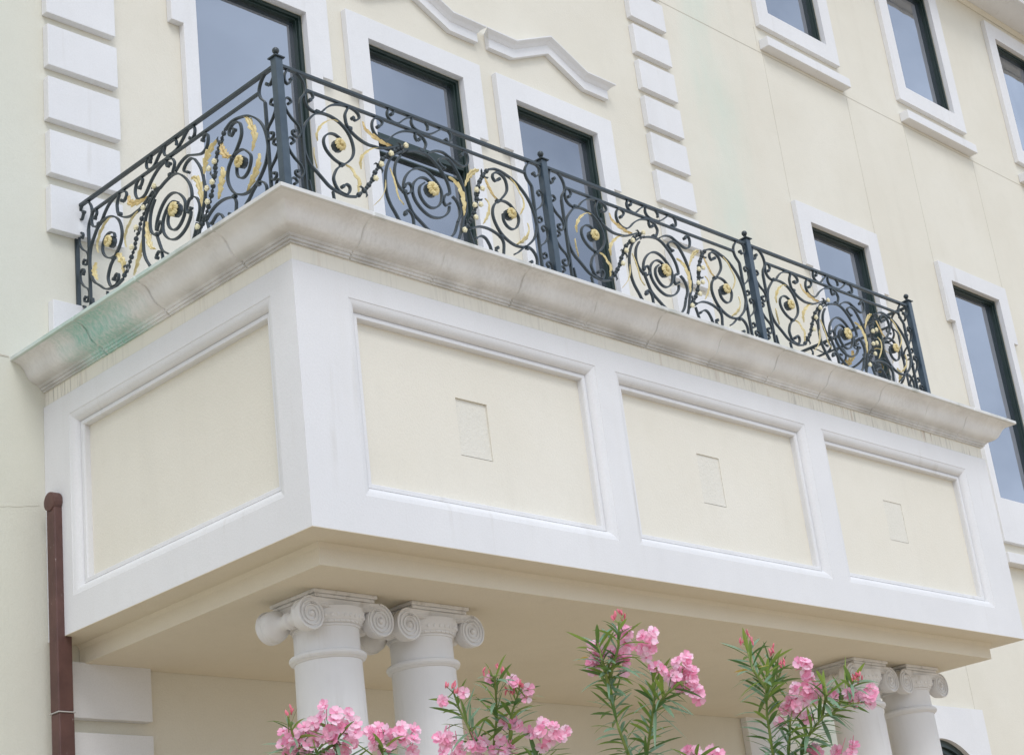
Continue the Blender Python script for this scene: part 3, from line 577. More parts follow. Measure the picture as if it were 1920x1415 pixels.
for x0, s_ in ((0, 1), (W, -1)):
    mb = MB(); mb.cells([LY[0] - .02, LY[1] + .02], [PZ[0] - .02, PZ[1] + .02], lambda x, z: True, FD + .003, FD + .03, lm(x0, s_))
    mb.build('panel', M['panel'], bal)
def sweep_rect(a0, a1, b0, b1, prof, mp):
    mb = MB(); vs = []
    for (sx, sz) in ((0, 0), (1, 0), (1, 1), (0, 1)):
        for w2, d in prof:
            vs.append(mp(a1 - w2 if sx else a0 + w2, b1 - w2 if sz else b0 + w2, d))
    n = len(prof)
    return mb.add(vs, [(c * n + i, ((c + 1) % 4) * n + i, ((c + 1) % 4) * n + i + 1, c * n + i + 1) for c in range(4) for i in range(n - 1)])
mprof = [(-.001, .001), (.003, .003)] + [(.003 + .055 * math.sin(i / 8 * PI / 2), .004 + .046 * (1 - math.cos(i / 8 * PI / 2))) for i in range(1, 9)] + [(.060, .045), (.062, .040), (.083, .040), (.086, .043), (.089, .050), (.089, .0835)]
for a, b2 in PX:
    sweep_rect(a, b2, PZ[0], PZ[1], mprof, front(0)).build('panel_moulding', M['white'], bal)
sweep_rect(LY[0], LY[1], PZ[0], PZ[1], mprof, lm(0, 1)).build('panel_moulding', M['white'], bal)
sweep_rect(LY[0], LY[1], PZ[0], PZ[1], mprof, lm(W, -1)).build('panel_moulding', M['white'], bal)
# core, soffit step
mb = MB(); mb.box(FD + .032, W - FD - .032, FD + .032, D, .003, H); mb.build('core', M['soffit'], bal)
mb = MB(); mb.box(.0, W, .0, D - .003, -.0035, -.0004); mb.build('soffit_border', M['soffit'], bal)
mb = MB(); mb.box(.2, W - .2, .2, D - .001, -.12, -.0038); mb.build('soffit', M['soffit'], bal, bevel=.004)
# cove between the border and the step
def side_sweep(prof, o_name, mat, stations=None, cap=True, smooth=True, parent=bal):
    """profile (outward offset, z) carried round the three free sides"""
    mb = MB(); vs = []; rings = []
    def ring(fn, ins=0):
        rings.append(len(vs)); vs.extend(fn(o - ins, z) for o, z in prof)
    ring(lambda o, z: (-o, D, z))
    for y, ins in (stations or {}).get('L', []): ring(lambda o, z, y=y: (-o, y, z), ins)
    ring(lambda o, z: (-o, -o, z))
    for x, ins in (stations or {}).get('F', []): ring(lambda o, z, x=x: (x, -o, z), ins)
    ring(lambda o, z: (W + o, -o, z))
    for y, ins in (stations or {}).get('R', []): ring(lambda o, z, y=y: (W + o, y, z), ins)
    ring(lambda o, z: (W + o, D, z))
    n = len(prof); fs = []
    for r0, r1 in zip(rings, rings[1:]): fs += [(r0 + i, r1 + i, r1 + i + 1, r0 + i + 1) for i in range(n - 1)]
    mb.add(vs, fs)
    return mb.build(o_name, mat, parent, smooth=smooth)
cv = [(-.2 - .001, -.05)] + [(-.2 + .045 * (1 - math.cos(a)), -.05 + .038 * math.sin(a)) for a in [PI / 2 * i / 6 for i in range(7)]]
side_sweep([(-.201, -.030), (-.195, -.014), (-.184, -.004)] if True else [(-.201, -.052), (-.193, -.042), (-.183, -.028), (-.168, -.014), (-.150, -.004)], 'cove', M['soffit'])
# fascia band and cornice
side_sweep([(-.12, H + .0005), (-.040, H + .0005), (-.040, H + .007), (-.014, H + .007), (-.012, H + .010), (-.012, 1.536), (-.12, 1.536)], 'fascia', M['fascia'], smooth=False)
cy_ = []
for i in range(13):
    t_ = i / 12; z = 1.578 + (1.700 - 1.578) * t_
    o = .045 + .155 * (t_ * t_ * (3 - 2 * t_)) if False else .040 + .160 * (.5 + .5 * math.sin((t_ - .5) * PI) * .55 + (t_ - .5) * .45)
    cy_.append((o, z))
# bulge below, hollow above
cy_ = [(.034, 1.574), (.055, 1.579), (.075, 1.587), (.093, 1.599), (.106, 1.613), (.115, 1.628), (.123, 1.644), (.132, 1.660), (.145, 1.674), (.162, 1.686), (.182, 1.694), (.204, 1.699)]
cprof = [(-.1, 1.5365), (.004, 1.5365), (.004, 1.545), (.016, 1.547), (.018, 1.553), (.018, 1.560), (.026, 1.562), (.030, 1.568)] + cy_
def groove(vals):
    out = []
    for v, dp in vals: out += [(v - .008, 0), (v - .0035, dp * 1.5), (v + .0035, dp * 1.5), (v + .008, 0)]
    return out
SF = sorted([(.40, .008), (.99, .004), (1.61, .008), (2.25, .004), (2.83, .009), (3.45, .005), (4.07, .010), (4.68, .010), (5.33, .008), (5.95, .004), (6.5, .006)])
SL = sorted([(1.706, .012), (1.081, .012), (.369, .008)], reverse=True)
gl_ = []
for v, dp in SL: gl_ += [(v + .008, 0), (v + .0035, dp * 1.5), (v - .0035, dp * 1.5), (v - .008, 0)]
ST = {'L': gl_, 'F': groove(SF), 'R': groove([(.4, .008), (1.1, .008), (1.8, .008)])}
side_sweep(cprof, 'cornice', M['stone'], ST)
side_sweep([(.19, 1.6995), (.214, 1.6995), (.220, 1.704), (.220, 1.724), (.216, 1.728), (-.4, 1.728)], 'cornice_lip', M['lip'], {'L': [(v, i * .4) for v, i in gl_], 'F': [(v, i * .4) for v, i in groove(SF)]})
mb = MB(); mb.box(-.02, W + .02, -.02, D, 1.56, 1.722); mb.build('balcony_floor', M['stone'], bal)

# ================================================================ COLUMNS
def volute_disc(cx, cz, y, sgn, r=.087):
    """spiral relief on a disc facing -Y; sgn mirrors"""
    mb = MB()
    mb.lathe((cx, y, cz), [(r, .0), (r, .03), (r - .01, .04)], 36, 'Y')
    a_end = 2 * PI * 3.4; n = 96; pts = []
    for i in range(n + 1):
        a = a_end * i / n; rr = (r - .008) * (1 - i / n) ** .9 + .012
        pts.append((cx + sgn * -rr * math.cos(a + PI / 2 * 1), y - .004, cz + rr * math.sin(a + PI / 2)))
    mb.tube(pts, [.0058 * (1 - .45 * i / n) for i in range(n + 1)], 6)
    mb.ball((cx, y - .003, cz), .016, 10, 6)
    return mb
def make_column(cx, cy, label):
    t_ = thing('column', label, 'column', (cx, cy, GZ), 'paired columns carrying the balcony')
    r = .179
    sh = [(r + .030, GZ + .16), (r + .030, GZ + .2)] + [(r + .026 * (1 - ((z - GZ - .2) / (3.5)) ** 2), z) for z in [GZ + .2 + 3.5 * i / 10 for i in range(11)]] + [(r, -.452)]
    mb = MB(); mb.lathe((cx, cy, 0), sh, 48); mb.build('shaft', M['column'], t_, smooth=True)
    mb = MB(); mb.box(cx - .30, cx + .30, cy - .30, cy + .30, GZ + .005, GZ + .07); mb.lathe((cx, cy, 0), [(.28, GZ + .07), (.292, GZ + .09), (.28, GZ + .12), (.25, GZ + .13), (.245, GZ + .145), (.255, GZ + .155), (.235, GZ + .165)], 48)
    mb.build('base', M['column'], t_, smooth=True)
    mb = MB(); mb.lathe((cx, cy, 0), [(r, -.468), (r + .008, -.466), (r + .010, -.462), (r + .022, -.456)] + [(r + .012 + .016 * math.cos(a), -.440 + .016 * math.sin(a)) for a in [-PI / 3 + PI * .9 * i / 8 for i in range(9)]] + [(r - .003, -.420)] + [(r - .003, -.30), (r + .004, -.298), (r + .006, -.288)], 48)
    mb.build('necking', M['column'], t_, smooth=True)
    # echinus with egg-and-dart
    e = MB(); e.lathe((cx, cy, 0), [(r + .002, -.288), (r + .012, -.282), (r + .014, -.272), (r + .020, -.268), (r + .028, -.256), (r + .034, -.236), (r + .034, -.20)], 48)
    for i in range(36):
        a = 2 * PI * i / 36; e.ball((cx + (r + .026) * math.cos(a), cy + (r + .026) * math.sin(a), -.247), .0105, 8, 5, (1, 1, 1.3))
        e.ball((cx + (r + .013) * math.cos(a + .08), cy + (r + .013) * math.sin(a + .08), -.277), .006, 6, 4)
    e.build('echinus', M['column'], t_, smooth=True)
    # abacus
    mb = MB(); mb.box(cx - .218, cx + .218, cy - .190, cy + .190, -.141, -.1205); mb.box(cx - .206, cx + .206, cy - .178, cy + .178, -.160, -.1415)
    mb.build('abacus', M['column'], t_, bevel=.004)
    # channel band that dips between volutes, front and back
    for sy in (-1, 1):
        mb = MB(); n = 20; vs = []
        for i in range(n + 1):
            f = -1 + 2 * i / n; x = cx + f * .235; zt = -.1605 - .002 * (1 - f * f); zb_ = -.204 - .018 * (1 - f * f)
            y = cy + sy * .172
            for dy, z in ((.004, zt), (.010, zt - .005), (.004, zt - .011), (-.004, (zt + zb_) / 2), (.004, zb_ + .010), (.012, zb_ + .003), (-.06, zb_ - .004)):
                vs.append((x, y + sy * dy, z))
        k = 7
        mb.add(vs, [(i * k + j, (i + 1) * k + j, (i + 1) * k + j + 1, i * k + j + 1) for i in range(n) for j in range(k - 1)])
        mb.build('channel', M['column'], t_, smooth=True)
        for sx in (-1, 1):
            v_ = volute_disc(cx + sx * .238, -.256, cy + sy * .174 if sy < 0 else cy + .174 , sx)
            if sy > 0:
                v_.v = [(x, 2 * (cy + .174) - y, z) for x, y, z in v_.v]
            v_.build('volute', M['column'], t_, smooth=True)
    # bolsters rolling from front volute to back volute, waisted, with cords
    for sx in (-1, 1):
        mb = MB(); prof = []
        for i in range(25):
            f = i / 24; y = -.14 + .28 * f; q_ = min(1, max(0, (abs(2 * f - 1) - .40) / .42)); rr = .037 + .048 * q_ * q_ * (3 - 2 * q_)
            if .42 < f < .58: rr += .010
            prof.append((rr, y))
        mb.lathe((cx + sx * .238, cy, -.252), prof, 28, 'Y'); mb.build('bolster', M['column'], t_, smooth=True)
    mb = MB(); mb.box(cx - .2, cx + .2, cy - .168, cy + .168, -.21, -.1605); mb.build('capital_core', M['column'], t_)
    return t_
make_column(.66, .735, 'leftmost stone column with scrolled capital under the front left corner of the balcony')
make_column(1.345, .735, 'second stone column from the left, standing just right of the corner column')
make_column(5.60, .735, 'third stone column from the left, partly behind the pink oleander')
make_column(6.285, .735, 'rightmost stone column under the right end of the balcony')

# ================================================================ DOWNPIPE
dp_ = thing('downpipe', 'dark brown square downpipe on the wall beside the left side of the balcony', 'downpipe', (0, 2.26, GZ))
mb = MB(); mb.box(-.052, .048, 2.215, 2.30, -.432, .765); mb.build('pipe', M['pipe'], dp_, bevel=.008)
mb = MB(); mb.box(-.050, .050, 2.213, 2.298, GZ + .002, -.438); mb.build('pipe', M['pipe'], dp_, bevel=.008)
mb = MB(); mb.box(-.056, .054, 2.209, 2.303, -.438, -.431); mb.build('joint_ring', M['pipejoint'], dp_, bevel=.002)
mb = MB(); mb.lathe((-.062, 2.258, .800), [(.046, 0), (.056, .004), (.058, .012), (.058, .058), (.050, .062), (.050, .09), (.058, .094), (.058, .118), (.05, .122)], 28, 'X'); mb.build('pipe_head', M['pipe'], dp_, smooth=True)
mb = MB()
for z in (-1.6, -3.0): mb.box(-.06, .058, 2.205, 2.2135, z, z + .03)
for z in (-1.6, -3.0): mb.box(-.03, .03, 2.30, 2.3885, z, z + .03)
mb.build('bracket', M['pipe'], dp_)

# ================================================================ RAILING
XR, YR, SP = .2599, .3068, 2.1766
PT = .0
rail = thing('railing', 'dark green wrought iron balcony railing with scrolls, gold leaves and gold rosettes', 'railing', (XR + 1.5 * SP, YR, 1.728))
ZT, ZL, ZB = 2.850, 2.750, 1.785
def ribbon(mb, pts, mp, t_=.0095, dd=.019, k=4, taper=True, knobs=(0, 0)):
    P = crom(pts, k) if len(pts) > 2 else [Vector(p) for p in pts]
    n = len(P); vs = []
    for i, p in enumerate(P):
        d = (P[min(i + 1, n - 1)] - P[max(i - 1, 0)]); d = d.normalized() if d.length > 1e-9 else Vector((1, 0))
        nn = Vector((-d.y, d.x)) * t_ / 2
        for s_, v in ((1, -1), (1, 1), (-1, 1), (-1, -1)):
            q_ = p + nn * s_; vs.append(mp(q_.x, v * dd / 2, q_.y))
    fs = [(i * 4 + j, i * 4 + (j + 1) % 4, (i + 1) * 4 + (j + 1) % 4, (i + 1) * 4 + j) for i in range(n - 1) for j in range(4)]
    fs += [(0, 1, 2, 3), ((n - 1) * 4, (n - 1) * 4 + 1, (n - 1) * 4 + 2, (n - 1) * 4 + 3)]
    mb.add(vs, fs)
    for e, on in ((0, knobs[0]), (-1, knobs[1])):
        if on:
            p = P[e]; m_ = 10; vs = []
            for v in (-1, 1):
                for j in range(m_): a = 2 * PI * j / m_; vs.append(mp(p.x + on * math.cos(a), v * dd * .62, p.y + on * math.sin(a)))
            mb.add(vs, [tuple(range(m_)), tuple(range(m_, 2 * m_))] + [(j, (j + 1) % m_, m_ + (j + 1) % m_, m_ + j) for j in range(m_)])
K = .0115
KN = {'cc1': (K, 0), 'c1': (K, K), 'c2': (0, K), 'sp1': (0, 0), 'c4': (K, 0), 'c4b': (0, K), 'c5': (K, 0), 'c6': (0, K), 'ring': (0, K * .7), 'hookM': (K, 0), 'arcR': (K * .8, 0), 'arcR2': (0, K), 'c9': (0, K), 'ccR': (K, 0), 'c10': (0, K), 'c10b': (K * .8, K), 'c11': (0, K)}
EXT = {'arcL': [(.88, 2.03), (.99, 1.945), (1.10, 1.92)], 'arcM': [(1.10, 2.075), (1.2, 2.065), (1.28, 2.12), (1.323, 2.205)], 'hookM': [(.945, 2.07), (.90, 2.03)],
       'arcR': [(1.32, 2.10), (1.21, 1.96), (1.10, 1.92)], 'c10': [(1.685, 2.07), (1.64, 2.055), (1.632, 2.09), (1.65, 2.112)], 'c10b': [(1.60, 2.05), (1.58, 1.98), (1.53, 1.96)], 'c11': [(1.985, 2.06), (1.95, 2.06), (1.945, 2.10)]}
EXT['c10'] = [(1.695, 2.085), (1.66, 2.075), (1.635, 2.10), (1.648, 2.122)]
LOW = [[(.17, 2.16), (.20, 2.02), (.27, 1.92), (.38, 1.87), (.50, 1.90), (.60, 1.99), (.70, 2.03), (.78, 1.97), (.76, 1.90), (.71, 1.92)],
       [(.34, 2.14), (.36, 2.02), (.44, 1.96), (.50, 2.00), (.48, 2.05)],
       [(1.42, 2.17), (1.47, 2.02), (1.56, 1.91), (1.68, 1.87), (1.80, 1.91), (1.88, 2.00), (1.85, 2.06), (1.80, 2.04)],
       [(2.03, 2.05), (2.00, 1.93), (1.92, 1.87), (1.88, 1.91)], [(1.10, 1.92), (1.10, 1.79)], [(.38, 1.87), (.38, 1.79)], [(1.68, 1.87), (1.68, 1.79)]]
def strip_scrolls(mb, u0, mp, flip=1):
    # three stacked S scrolls filling the gap between post and stile
    s_ = [(.045, .020), (.062, .030), (.052, .052), (.026, .050), (.012, .020), (.020, -.025), (.055, -.070), (.100, -.105), (.112, -.150), (.090, -.185), (.055, -.175), (.055, -.150), (.072, -.150)]
    for z0 in (2.60, 2.345, 2.09):
        ribbon(mb, [(u0 + flip * (.022 + a), z0 + b2) for a, b2 in s_], mp, .008, .017, 3, knobs=(K * .8, K * .8))
def leaf(mb, pts, mp, w_=.020, tilt=.3, side=1, curl=.3):
    P = crom([(a, b2) for a, b2 in pts], 9); n = len(P); L = [0]
    for i in range(1, n): L.append(L[-1] + (P[i] - P[i - 1]).length)
    vs = []; fs = []
    for i, p in enumerate(P):
        f = L[i] / L[-1]
        d = (P[min(i + 1, n - 1)] - P[max(i - 1, 0)]).normalized(); nn = Vector((-d.y, d.x))
        env = math.sin(PI * min(1, max(0, f * .92 + .06))) ** .75
        lob = .45 + .55 * ((1 - (f * 4.6) % 1)) ** .9
        wa = w_ * env * lob
        lob2 = .45 + .55 * ((1 - (f * 4.6 + .3) % 1)) ** .9
        wb = w_ * env * lob2 * .85
        c_, s_ = math.cos(tilt), math.sin(tilt)
        arch_ = -.004 - .010 * math.sin(PI * f)
        def pt(off, lift):
            q_ = p + nn * off * c_; return mp(q_.x, arch_ + off * s_ + lift, q_.y)
        vs += [pt(wa, .006 * curl), pt(wa * .5, -.003), pt(0, .004), pt(-wb * .5, -.003), pt(-wb, .006 * curl)]
        vs += [pt(wa, .006 * curl + .0022), pt(wa * .5, -.003 + .0035), pt(0, .004 + .0035), pt(-wb * .5, -.003 + .0035), pt(-wb, .006 * curl + .0022)]
    for i in range(n - 1):
        a, b2 = i * 10, (i + 1) * 10
        for j in range(4): fs.append((a + j, a + j + 1, b2 + j + 1, b2 + j)); fs.append((a + 5 + j, b2 + 5 + j, b2 + 6 + j, a + 6 + j))
        fs.append((a, b2, b2 + 5, a + 5)); fs.append((a + 4, a + 9, b2 + 9, b2 + 4))
    fs.append((0, 5, 6, 7, 8, 9, 4, 3, 2, 1)); e = (n - 1) * 10; fs.append(tuple(e + i for i in (0, 1, 2, 3, 4, 9, 8, 7, 6, 5)))
    mb.add(vs, fs)
def rosette(c, r, mp):
    mb = MB(); np_ = 8
    for k in range(np_):
        a = 2 * PI * k / np_; vs = []
        for i, f in enumerate((.22, .45, .7, .9, 1.0)):
            wd = (.14, .24, .34, .32, .14)[i] * r; h = (.010, .017, .017, .011, .003)[i]
            for s_, lift in ((-1, -.006), (-.45, .0), (0, -.003), (.45, .0), (1, -.006)):
                u = f * r * math.cos(a) - s_ * wd * math.sin(a); z = f * r * math.sin(a) + s_ * wd * math.cos(a)
                vs.append(mp(c[0] + u, -.024 - h - lift, c[1] + z))
        mb.add(vs, [(i * 5 + j, i * 5 + j + 1, (i + 1) * 5 + j + 1, (i + 1) * 5 + j) for i in range(4) for j in range(4)])
    m_ = 20; prof = [(r * .60, -.016), (r * .62, -.026), (r * .3, -.034)]
    vs = [mp(c[0] + rr * math.cos(2 * PI * j / m_), v, c[1] + rr * math.sin(2 * PI * j / m_)) for rr, v in prof for j in range(m_)]
    mb.add(vs, [(k * m_ + j, k * m_ + (j + 1) % m_, (k + 1) * m_ + (j + 1) % m_, (k + 1) * m_ + j) for k in range(2) for j in range(m_)] + [tuple(range(2 * m_, 3 * m_))])
    bp = mp(c[0], -.040, c[1]); mb.ball(bp, r * .27, 10, 6)
    for k in range(6):
        a = 2 * PI * k / 6; mb.ball(mp(c[0] + r * .27 * math.cos(a), -.040, c[1] + r * .27 * math.sin(a)), r * .09, 6, 4)
    return mb
def backing(c, r, mp):
    mb = MB(); m_ = 18; vs = [mp(c[0] + rr * math.cos(2 * PI * j / m_) * (1 + .06 * (j % 2)), v, c[1] + rr * math.sin(2 * PI * j / m_) * (1 + .06 * (j % 2))) for rr, v in ((r * .5, .024), (r * .86, .018), (r * .92, .0), (r * .86, -.013)) for j in range(m_)]
    return mb.add(vs, [(k * m_ + j, k * m_ + (j + 1) % m_, (k + 1) * m_ + (j + 1) % m_, (k + 1) * m_ + j) for k in range(3) for j in range(m_)] + [tuple(range(m_)), tuple(range(3 * m_, 4 * m_))])
TILT = [1.2, .9, .3, 1.1, .3, 1.1, .5, .1, .4, .3, .5, .5, .6]
WID = [.020, .022, .036, .020, .030, .018, .026, .034, .030, .032, .028, .028, .025]
def panel(mp, first=True, end_bar=False, proto=None):
    r0 = random.Random(3)
    mb = MB()
    for k, pts in CUR.items():
        p = list(pts) + EXT.get(k, [])
        big = k in ('ring', 'arcL', 'arcM', 'arcR', 'spA', 'spB', 'c9', 'c2', 'c3', 'ringR')
        ribbon(mb, p, mp, .0105 if big else .0095, .019, 4, knobs=KN.get(k, (0, 0)))
    for p in LOW: ribbon(mb, p, mp, .009, .018, 4)
    ribbon(mb, [(.146, 2.645), (.148, 1.79)], mp, .012, .02); ribbon(mb, [(2.046, 2.66), (2.045, 1.79)], mp, .012, .02)
    strip_scrolls(mb, 0, mp, 1); strip_scrolls(mb, SP, mp, -1)
    if end_bar: ribbon(mb, [(.006, ZT), (.006, 1.73)], mp, .012, .03)
    # little collars where scrolls are welded
    for c in ((.272, 2.632), (.512, 2.60), (.425, 2.335), (1.075, 2.628), (1.705, 2.462), (1.70, 2.215), (1.93, 2.195), (.904, 2.30)):
        mb.add([mp(c[0] + a, v, c[1] + b2) for v in (-.0125, .0125) for a, b2 in ((-.013, -.009), (.013, -.009), (.013, .009), (-.013, .009))], [(0, 1, 2, 3), (4, 5, 6, 7), (0, 1, 5, 4), (1, 2, 6, 5), (2, 3, 7, 6), (3, 0, 4, 7)])
    po = mb.build('scroll_panel', M['iron'], rail)
    for i, (pts, tl, wd) in enumerate(zip(LEAVES, TILT, WID)):
        mb = MB(); leaf(mb, pts, mp, wd, tl * (1 if i % 3 else -1) if i in (0, 3, 5) else tl)
        mb.build('leaf', M['gold'] if i not in (2, 9) else M['goldd'], po, smooth=True)
    for c, r in ((FLOW[0], .040), (FLOW[1], .048), (FLOW[2], .039)):
        rosette(c, r, mp).build('rosette', M['gold'], po, smooth=True)
        backing(c, r, mp).build('rosette_backing', M['iron'], po)
    for gi, gp in enumerate(GARL):
        P = crom(gp, 4); mb = MB(); n = len(P)
        ribbon(mb, gp, mp, .006, .008, 4)
        L = 0; last = -1; nb = 0
        for i in range(1, n):
            L += (P[i] - P[i - 1]).length
            if L - last > .021:
                last = L; nb += 1; rr = (.013, .016, .011, .017)[nb % 4]
                c = mp(P[i].x, 0, P[i].y); mb.ball(c, rr, 8, 6, (1, 1, 1.05))
                if nb % 8 == 3:
                    for sgn in (-1, 1):
                        d = (P[i] - P[i - 1]).normalized(); nn = Vector((-d.y, d.x)) * sgn
                        q1 = P[i] + nn * .012; q2 = P[i] + nn * .030 - d * .014; q3 = P[i] + nn * .036 - d * .03
                        mb.tube([mp(q1.x, -.004, q1.y), mp(q2.x, -.010, q2.y), mp(q3.x, -.006, q3.y)], [.007, .007, .002], 5)
        mb.build('garland', M['iron'], po, smooth=True)
    for i, c in enumerate(BUDS):
        mb = MB(); cc = Vector(mp(c[0], -.022, c[1])); mb.ball(cc, .015, 8, 6)
        for k in range(5):
            a = 2 * PI * k / 5 + i; mb.ball(mp(c[0] + .010 * math.cos(a), -.026, c[1] + .010 * math.sin(a)), .009, 7, 5)
        mb.build('bud', M['bud'], po, smooth=True)
    return po
for i in range(3): panel((lambda u, v, z, i=i: (XR + i * SP + u, YR + v, z)))
KL = (YW - YR - .004) / SP
panel((lambda u, v, z: (XR + v, YW - .004 - u * KL, z)), end_bar=True)
XE = XR + 3 * SP
panel((lambda u, v, z: (XE - v, YR + u * KL, z)))
def bar(name, x0, x1, y0, y1, z0, z1):
    mb = MB(); mb.box(x0, x1, y0, y1, z0, z1); mb.build(name, M['iron'], rail, bevel=.002)
bar('top_rail', XR + .026, XE - .026, YR - .013, YR + .013, ZT - .010, ZT + .010)
bar('top_rail', XR - .013, XR + .013, YR + .026, YW - .004, ZT - .010, ZT + .010)
bar('top_rail', XE - .013, XE + .013, YR + .026, YW - .004, ZT - .010, ZT + .010)
for i in range(3):
    bar('middle_rail', XR + i * SP + .20, XR + i * SP + 2.0, YR - .010, YR + .010, ZL - .008, ZL + .008)
    bar('bottom_rail', XR + i * SP + .026, XR + (i + 1) * SP - .026, YR - .012, YR + .012, ZB - .008, ZB + .008)
for x in (XR, XE):
    ya, yb = ((YW - .004 - 2.0 * KL, YW - .004 - .20 * KL) if x == XR else (YR + .2 * KL, YR + 2.0 * KL))
    bar('middle_rail', x - .010, x + .010, ya, yb, ZL - .008, ZL + .008)
    bar('bottom_rail', x - .012, x + .012, YR + .026, YW - .004, ZB - .008, ZB + .008)
for i in range(4):
    x = XR + i * SP; h = .025
    mb = MB(); mb.box(x - h, x + h, YR - h, YR + h, 1.729, 2.888); po = mb.build('post', M['post'], rail, bevel=.003)
    mb = MB(); c = .036
    mb.box(x - c, x + c, YR - c, YR + c, 2.8885, 2.895)
    mb.add([(x - c, YR - c, 2.8955), (x + c, YR - c, 2.8955), (x + c, YR + c, 2.8955), (x - c, YR + c, 2.8955), (x, YR, 2.918)], [(0, 1, 4), (1, 2, 4), (2, 3, 4), (3, 0, 4), (3, 2, 1, 0)])
    mb.lathe((x, YR, 0), [(.010, 2.905), (.009, 2.918), (.014, 2.922), (.010, 2.925)], 14)
    mb.ball((x, YR, 2.941), .021, 16, 10)
    mb.build('finial', M['iron'], po, smooth=True)

# ================================================================ OLEANDERS
def orient(d, rollv=None):
    d = Vector(d).normalized(); a = d.cross(Vector((0, 0, 1)))
    a = a.normalized() if a.length > 1e-4 else Vector((1, 0, 0)); return d, a, a.cross(d)
def add_leaf(mb, base, d, L, wd, droop, rg):
    d, a, u = orient(d); ang = rg.uniform(-.7, .7)
    a, u = a * math.cos(ang) + u * math.sin(ang), u * math.cos(ang) - a * math.sin(ang)
    vs = []; n = 6
    for i in range(n + 1):
        f = i / n; w_ = wd * (math.sin(PI * (f * .93 + .05)) ** .8) * (1 if i < n else .1)
        c = Vector(base) + d * L * f + Vector((0, 0, -1)) * droop * L * f * f
        vs += [c + a * w_ * .5 + u * w_ * .12, c, c - a * w_ * .5 + u * w_ * .12]
    mb.add(vs, [(i * 3 + j, i * 3 + j + 1, (i + 1) * 3 + j + 1, (i + 1) * 3 + j) for i in range(n) for j in range(2)])
def flower(mb, deep, c, d, r, rg, double=True):
    d, a, u = orient(d); ph = rg.uniform(0, 6)
    for layer in range(2 if double else 1):
        k = 5; rr = r * (1 - .34 * layer); lift = .1 + .22 * layer
        for j in range(k):
            t0 = ph + 2 * PI * j / k + layer * .6 + rg.uniform(-.1, .1); vs = []
            rad = (a * math.cos(t0) + u * math.sin(t0)); tan = (u * math.cos(t0) - a * math.sin(t0))
            tw = rg.uniform(-.25, .25); cup = rg.uniform(-.1, .35) + .25 * layer
            for f, w_ in ((.12, .10), (.38, .30), (.66, .50), (.88, .46), (1.0, .22)):
                for s_ in (-1, 0, 1):
                    h = lift * r + cup * r * f * f + (.07 * r if s_ == 0 else 0) * -1 + s_ * tw * r * f * .35
                    ff = f - (.05 if s_ == 0 and f == 1.0 else 0)
                    vs.append(Vector(c) + rad * rr * ff + tan * s_ * w_ * rr * .92 + d * h)
            mb.add(vs, [(i * 3 + q_, i * 3 + q_ + 1, (i + 1) * 3 + q_ + 1, (i + 1) * 3 + q_) for i in range(4) for q_ in range(2)])
    deep.tube([Vector(c) - d * r * .9, Vector(c), Vector(c) + d * r * .22], [r * .07, r * .13, r * .20], 6)
CAMV = Vector((-5.3547, -6.3119, -2.5475))
ol_labels = ['leftmost pink oleander shrub with a wide mass of blooms in front of the corner column',
             'pink oleander shrub with red buds and few open blooms in front of the second column',
             'tallest pink oleander shrub, two leafy stems in front of the shaded wall',
             'pink oleander shrub with a yellow leaf in front of the two right columns']
